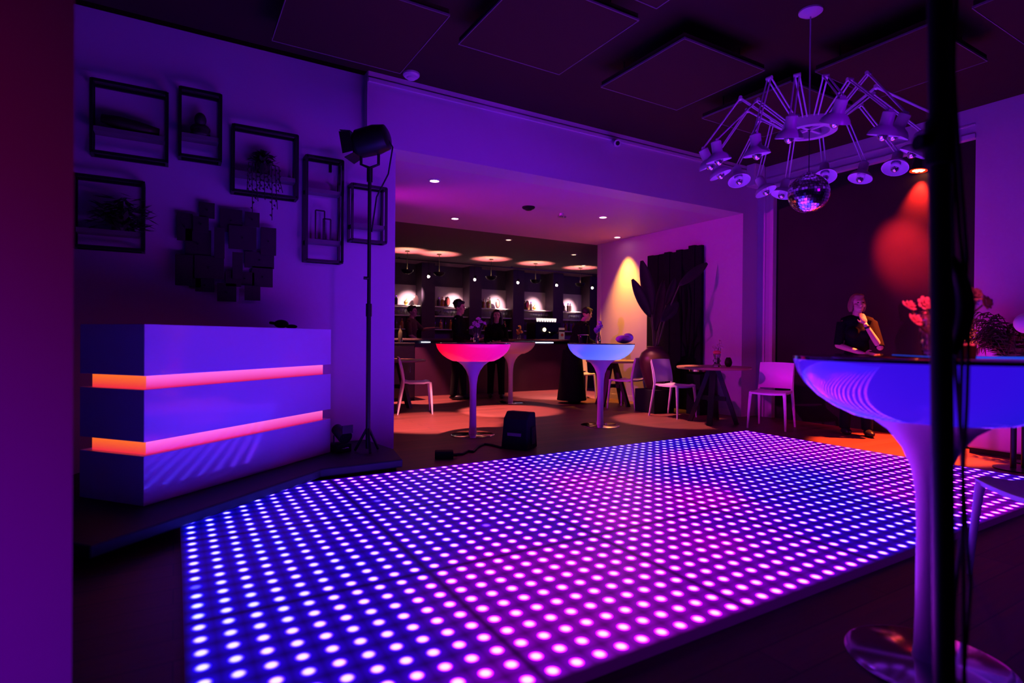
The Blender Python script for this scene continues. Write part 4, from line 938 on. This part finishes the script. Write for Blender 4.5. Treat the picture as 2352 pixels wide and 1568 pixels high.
for k, a in enumerate(starts[:5]):
    y = BB - .2
    for q, z in enumerate((1.90, 1.66, 1.33)):
        tag(obj('shelf', MB().box(a, -.15, -.02, a + .95, .14, 0), 'shelfwhite', bevel=.003, loc=(0, y, z)), 'white bar shelf, %s one in the %s niche' % (('top', 'middle', 'lowest')[q], order[k]), 'shelf', 'shelves in the bar niches')
    gb = 'on the top shelf of the %s bar niche' % order[k]
    for q in range(4):
        kind = ('tall', 'amber', 'square')[rnd2.randrange(3)]
        bottle(kind, (a + .08 + .105 * q + rnd2.uniform(-.005, .005), y + rnd2.uniform(-.06, .06), 1.90), 'bottle ' + gb, 'bottles ' + gb)
    gg = 'on the middle shelf of the %s bar niche' % order[k]
    for q in range(7): glass_((a + .34 + .085 * q, y - .04, 1.66), 'stemmed glass ' + gg, 'glasses ' + gg)
    gl = 'on the lowest shelf of the %s bar niche' % order[k]
    for q in range(6):
        bottle(('tall', 'amber')[q % 2], (a + .10 + .14 * q, y + rnd2.uniform(-.04, .04), 1.33), 'bottle ' + gl, 'bottles ' + gl)
for (u, v), k, red in (((955, 690), 0, False), ((1028, 687), 1, True), ((1143, 686), 2, True), ((1211, 698), 3, True)):
    q = onB(u, v, BB - .25)
    t = thing('agate_disc', '%s agate disc standing on the top shelf of the %s bar niche' % ('dark' if not red else 'red', order[k]), 'ornament', (q.x, BB - .25, 1.90), .3)
    obj('rim', MB().ell((0, 0, .13), (.085, .022, .13), None, 20, 12), 'agate', t, smooth='full')
    if red: obj('core', MB().ell((0, -.012, .135), (.055, .018, .095), None, 16, 10), 'agatered', t, smooth='full')
for (u, v), k in (((932, 691), 0), ((1227, 703), 3)):
    q = onB(u, v, BB - .27)
    tag(obj('gold_ornament', MB().ell((0, 0, .06), (.05, .04, .06), None, 14, 10).cyl((0, 0, .11), (.03, 0, .16), .012), 'gold', smooth='full', loc=(q.x, BB - .27, 1.90)), 'small gold ornament on the top shelf of the %s bar niche' % order[k], 'ornament')
for (u, v), k in (((1001, 712), 1), ((1178, 718), 3)):
    q = onB(u, v, BB - .30)
    t = thing('tea_pot', 'dark round pot on the middle shelf of the %s bar niche' % order[k], 'pot', (q.x, BB - .30, 1.66))
    obj('pot_body', MB().ell((0, 0, .06), (.09, .08, .06), None, 16, 10), 'agate', t, smooth='full'); obj('lid', MB().ell((0, 0, .12), (.04, .04, .02), None, 12, 8), 'chrome', t, smooth='full')
    obj('spout', MB().tube([(.07, 0, .06), (.12, 0, .09), (.14, 0, .13)], [.018, .012, .009], 8), 'agate', t, smooth=True)
# row of small spotlights on a rail in front of the shelves
RBY = 12.45; z0 = onB(1189, 649, RBY).z
t = thing('light_rail', 'thin black ceiling rail carrying the small bar spotlights', 'rail', (7.4, RBY, SOF))
obj('rail_bar', MB().box(-3.6, -.02, -.05, 3.6, .02, -.02), 'black', t); 
for x in (-3, 0, 3): obj('hanger', MB().box(x - .02, -.015, -.02, x + .02, .015, 0), 'black', t)
M['hotbulb'] = mat('small hot bulb', (1, .9, .8), .3, emit=(1.0, .80, .62), estr=30)
for k, u in enumerate((984, 1090, 1189, 1278, 1360)):
    q = onB(u, (635, 642, 649, 655, 661)[k], RBY)
    t = thing('bar_spotlight', 'small bright spotlight before the shelves, %s of the five' % order[k], 'spotlight', (q.x, RBY, q.z), 0, 'small spotlights before the bar shelves')
    obj('drop_rod', MB().cyl((0, 0, .04), (0, 0, SOF - .05 - q.z), .006, n=6), 'black', t); obj('lamp_body', MB().cyl((.05, .0, .09), (0, -.0, .02), .03, .036, 14), 'black', t, smooth=True)
    obj('bulb', MB().ell((0, -.01, 0), .030, None, 12, 8), 'hotbulb', t, smooth='full')
    spot('lamp_light', (q.x - .02, RBY + .05, q.z - .05), (q.x - .16, BB, 1.9), (1.0, .70, .60), 480, 42, 1.0, .03, t)
# pendants with bowls that throw light on the ceiling
for k, (u, v) in enumerate(((930, 578), (1020, 580), (1120, 597), (1220, 607), (1320, 617))):
    q = G(u, v, SOF); q.y = 11.45 + .05 * k
    t = thing('pendant_lamp', 'bowl pendant lighting the bar ceiling, %s of five' % order[k], 'pendant lamp', (q.x, q.y, SOF), 0, 'pendants over the bar')
    obj('canopy', MB().lathe([(.05, 0), (.05, -.02), (.01, -.03)], 16), 'black', t, smooth=True); obj('cord', MB().cyl((0, 0, -.02), (0, 0, -.42), .006, n=6), 'black', t)
    obj('bowl', MB().lathe([(.13, -.40), (.12, -.44), (.07, -.48), (.02, -.49), (.02, -.485), (.065, -.47), (.112, -.435), (.125, -.40)], 24, cap=False), 'black', t, smooth=True)
    spot('lamp_light', (q.x + .0, q.y, SOF - .44), (q.x, q.y, SOF), (1.0, .50, .20), 200, 100, .5, .03, t)
# things on and behind the counter
q = onB(1255, 750, 11.4)
t = thing('coffee_machine', 'dark coffee machine with a row of lit cups on top, behind the bar', 'coffee machine', (q.x, 11.5, 1.0))
M['dial'] = mat('lit dial', (1, .9, .7), .3, emit=(1.0, .8, .45), estr=4)
obj('machine_body', MB().box(-.38, -.18, 0, .38, .22, .50), 'blackmat', t, bevel=.02); obj('dial', MB().cyl((-.12, -.185, .33), (-.12, -.2, .33), .045, n=20), 'dial', t, smooth=True)
obj('cup_rail', MB().box(-.36, -.19, .50, .36, .2, .52), 'chrome', t); obj('group_head', MB().cyl((-.0, -.18, .28), (0, -.30, .25), .03).cyl((.2, -.18, .28), (.2, -.30, .25), .03), 'chrome', t, smooth=True)
obj('support_frame', MB().box(-.42, -.2, -1.0, .42, .25, 0), 'blackmat', t)
M['cup'] = mat('white cup painted lit', (.8, .78, .75), .3, emit=(1.0, .85, .75), estr=1.2)  # cups get emission in place of light falling on them
cpt_ = None
for k in range(8):
    loc = (q.x - .26 + .074 * k, 11.40, 1.522)
    if cpt_ is None: cpt_ = tag(obj('cup', MB().lathe([(.02, 0), (.028, .05), (.03, .085), (.026, .085), (.018, .01)], 14), 'cup', smooth=True, loc=loc), 'small white cup in the row on top of the coffee machine', 'cup', 'cups on the coffee machine')
    else:
        o = cpt_.copy(); C.objects.link(o); o.location = loc
p = onB(1192, 765, CB + .25)
t = thing('flower_vase', 'orange lit flowers in a vase on the bar counter', 'vase', (p.x, CB + .25, 1.10))
obj('vase', MB().lathe([(.035, 0), (.045, .04), (.035, .09), (.04, .1), (.03, .09), (.03, .02)], 20), 'glass', t, smooth=True)
M['orangepetal'] = mat('orange petal', (.8, .35, .12), .6)
flowers(t, [(-.04, 0, .17), (.03, .01, .20), (.0, -.02, .26), (.05, 0, .15), (-.02, 0, .13)], .03, 'orangepetal', .035)
spot('lamp_light', (p.x + .1, CB + .1, 2.7), (p.x, CB + .25, 1.25), (1.0, .6, .25), 40, 16, .5, .02)  # unseen spot aimed at the flowers, with no fixture
p = onB(1290, 762, CB + .2)
t = thing('poster_stand', 'upright printed card with a red print at the right of the bar counter', 'sign', (p.x, CB + .2, 1.10), -.2)
obj('card', MB().box(-.07, -.008, 0, .07, .008, .26), 'paper', t); obj('red_mark', MB().lathe([(.035, 0), (.001, .001)], 16, T=Matrix.Rotation(math.pi / 2, 3, 'X')), 'redprint', t, loc=(.01, -.009, .10)); obj('dark_mark', MB().box(-.07, -.0095, .17, .07, -.008, .21), 'black', t)
spot('lamp_light', (p.x + .1, CB - .3, 2.6), (p.x, CB + .2, 1.2), (1.0, .7, .4), 25, 16, .5, .02)  # unseen spot aimed at the card, with no fixture
for u, v, h in ((912, 775, .3), (928, 785, .25), (940, 790, .22)):
    p = onB(u, v, 9.6)
t = thing('side_shelf', 'tall dark cabinet with a small lit bottle beside the left edge of the opening', 'cabinet', (3.35, 9.7, 0))
obj('cabinet_body', MB().box(-.3, -.25, 0, .3, .25, 1.02), 'blackmat', t, bevel=.01); obj('cabinet_door', MB().box(-.28, -.262, .06, .28, -.25, .96), 'darkwood', t); obj('door_handle', MB().cyl((.2, -.275, .5), (.2, -.275, .6), .008), 'chrome', t)
bottle('amber', (3.25, 9.62, 1.02), 'bottle standing on the dark cabinet left of the bar', None)
bottle('tall', (3.42, 9.58, 1.02), 'tall bottle beside another on the dark cabinet left of the bar', None)

# ------------------------------------------------------------------ gallery wall: wire frame shelves and plate sculpture
def wire_frame(label, a0, a1, z0, z1, shelves=(), dep=.14):
    wk = dep; ac, zc = (a0 + a1) / 2, z0
    t = thing('display_shelf', label, 'wall shelf', (ac, BG, z0), 0, 'black wire frame shelves on the violet wall')
    x, h, r = (a1 - a0) / 2, z1 - z0, .011
    fr = MB()
    for y in (-.006 - r, -dep):
        for q in ((-x, -x), (x, x)): fr.box(q[0] - r, y - r, 0, q[0] + r, y + r, h)
        for z in (0, h): fr.box(-x, y - r, z - r, x, y + r, z + r)
    for sx in (-x, x):
        for z in (0, h): fr.box(sx - r, -dep, z - r, sx + r, -.006, z + r)
    obj('wire_frame', fr, 'black', t)
    for z in shelves: obj('shelf_board', MB().box(-x + .012, -dep + .005, z, x - .012, -.008, z + .035), 'board', t)
    return t
def gp(u, v): q = onB(u, v, BG - .07); return q.x, q.z
def frame_px(label, u0, v0, u1, v1, sh):
    (xa, za), (xb, zb) = gp(u0, v0), gp(u1, v1)
    wire_frame(label, xa, xb, za, zb, [k * (zb - za) for k in sh]); return xa, xb, za, zb
f1 = frame_px('wide black wire shelf at the upper left holding a dark log', 212, 352, 384, 222, (.30,))
f2 = frame_px('narrow black wire shelf beside the wide one, holding a small bust', 413, 360, 506, 226, (.28,))
f3 = frame_px('black wire shelf with a trailing plant above the plate sculpture', 534, 440, 680, 318, (.25,))
f4 = frame_px('tall black wire shelf with little frames, nearest the plate sculpture', 700, 598, 783, 375, (.17, .66))
f5 = frame_px('black wire shelf behind the stage lamp stand', 804, 552, 882, 437, (.24,))
f6 = frame_px('black wire shelf at the left above the counter, behind a dark plant', 172, 566, 330, 424, (.2,))
y = BG - .075
def fz(f, k): return f[2] + k * (f[3] - f[2]) + .036
ca = (f1[0] + f1[1]) / 2
tag(obj('driftwood', MB().tube([(-.19, 0, .09), (-.08, .0, .075), (.06, .0, .06), (.19, .0, .045)], [.03, .05, .048, .035], 12), 'darkwood', smooth='full', loc=(ca, y, fz(f1, .30) - .008)), 'dark log lying in the wide wire shelf', 'log')
ca = (f2[0] + f2[1]) / 2
tag(obj('bust', MB().lathe([(.07, 0), (.075, .02), (.05, .06), (.04, .09)], 20).ell((0, 0, .14), (.045, .05, .06)).ell((.0, 0, .06), (.075, .05, .05)), 'plate', smooth='full', loc=(ca, y, fz(f2, .28))), 'small dark bust in the narrow wire shelf', 'ornament')
ca = (f3[0] + f3[1]) / 2
t = thing('trailing_plant', 'trailing plant hanging down from the wire shelf above the plate sculpture', 'plant', (ca - .02, y, fz(f3, .25)))
obj('pot', MB().lathe([(.05, 0), (.065, .09), (.06, .09), (.045, .01)], 20), 'plate', t, smooth=True)
r3 = random.Random(3); lf = MB()
for k in range(120):
    a = r3.uniform(0, 6.28); b = r3.uniform(0, 1.4); R_ = r3.uniform(.05, .12); c_ = Vector((R_ * math.cos(a) * math.sin(b) * 1.1, R_ * .55 * math.sin(a) * math.sin(b), .10 + R_ * math.cos(b))); d_ = Vector((math.cos(a), math.sin(a) * .4, r3.uniform(-.6, .6))).normalized() * .035; s_ = d_.cross(Vector((0, 0, 1))).normalized() * .014
    lf.add([c_ - d_, c_ + s_, c_ + d_, c_ - s_], [(0, 1, 2, 3)])
obj('foliage', lf, 'leaf', t)
for k in range(9):
    x = -.12 + .03 * k; ln = (.22, .40, .3, .2, .28, .18, .45, .35, .2)[k]; pts = [(x * .6, -.03, .10), (x, -.088, .07), (x * 1.05, -.092, -.05), (x * 1.1 + .01 * (k % 3), -.088, .05 - ln)]
    vine = MB().tube(pts, .0035, 5)
    for i in range(8):
        zz = .05 - ln * i / 8; vine.add([(x + .0, -.09, zz), (x + .018 * (-1) ** i, -.095, zz - .012), (x + .004, -.09, zz - .028)], [(0, 1, 2)])
    obj('vine', vine, 'leaf', t)
ca = (f4[0] + f4[1]) / 2
t = thing('mini_frame', 'two small nested wire frames in the tall wire shelf', 'ornament', (ca - .02, y, fz(f4, .17)))
for (x0, x1, h) in ((-.05, .03, .27), (0.02, .085, .2)):
    mb = MB(); r = .006
    for q in (x0, x1): mb.box(q - r, -.01 - r, 0, q + r, -.01 + r, h)
    for z in (r, h): mb.box(x0, -.01 - r, z - r, x1, -.01 + r, z + r)
    obj('frame', mb, 'black', t)
tag(obj('hook', MB().box(-.012, -.012, -.09, .012, .012, 0), 'black', loc=(ca + .06, y, f4[3] - .012)), 'small dark tag hanging in the top of the tall wire shelf', 'hook')
t = thing('bushy_plant', 'dark bushy plant on the wire shelf at the left, above the counter', 'plant', ((f6[0] + f6[1]) / 2 + .06, y - .03, fz(f6, .2)))
obj('pot', MB().lathe([(.045, 0), (.06, .08), (.055, .08), (.04, .01)], 20), 'plate', t, smooth=True)
lf = MB()
for k in range(260):
    a = r3.uniform(0, 6.28); b = math.acos(r3.uniform(-.7, 1)); R_ = r3.uniform(.06, .2); c_ = Vector((R_ * math.cos(a) * math.sin(b) * 1.15 + .02, -.04 + R_ * .5 * math.sin(a) * math.sin(b), .10 + R_ * .9 * math.cos(b))); c_.y = min(c_.y, .06); d_ = Vector((math.cos(a), math.sin(a) * .4, r3.uniform(-.6, .6))).normalized() * .05; s_ = d_.cross(Vector((0, 0, 1))).normalized() * .02
    lf.add([c_ - d_, c_ + s_, c_ + d_, c_ - s_], [(0, 1, 2, 3)])
obj('foliage', lf, 'leaf', t)
# plate sculpture: (u, v, half width px, half height px, layer)
t0 = onB(520, 690, BG)
t = thing('wall_sculpture', 'wall sculpture of overlapping dark square and rectangular metal plates', 'wall sculpture', (t0.x, BG, t0.z))
for u, v, hu, hv, ly in ((475, 484, 18, 16, 1), (461, 517, 18, 16, 2), (424, 522, 18, 30, 1), (530, 508, 26, 24, 1), (578, 506, 17, 15, 2), (455, 562, 30, 32, 1), (503, 560, 12, 34, 3), (556, 548, 32, 24, 2), (615, 556, 18, 30, 2), (595, 598, 34, 16, 1), (422, 622, 20, 34, 3), (480, 615, 34, 24, 2), (544, 612, 12, 30, 3), (562, 640, 22, 14, 1), (602, 636, 24, 22, 1), (520, 672, 22, 20, 2), (578, 674, 18, 16, 3), (470, 655, 22, 14, 1), (448, 640, 14, 20, 1), (535, 640, 18, 18, 2)):
    a, b = onB(u - hu, v + hv, BG - .03), onB(u + hu, v - hv, BG - .03); yy = -.025 - .022 * ly
    obj('metal_plate', MB().box(a.x - t0.x, yy - .004, a.z - t0.z, b.x - t0.x, yy + .004, b.z - t0.z), 'plate', t, bevel=.002)
rods = MB()
for u, v in ((475, 484), (461, 517), (424, 522), (530, 508), (578, 506), (455, 562), (503, 560), (556, 548), (615, 556), (595, 598), (422, 622), (480, 615), (544, 612), (562, 640), (602, 636), (520, 672), (578, 674), (470, 655), (448, 640), (535, 640)):
    a = onB(u, v, BG - .03); rods.cyl((a.x - t0.x, -.095, a.z - t0.z), (a.x - t0.x, 0, a.z - t0.z), .005, n=6)
obj('standoff', rods, 'black', t)
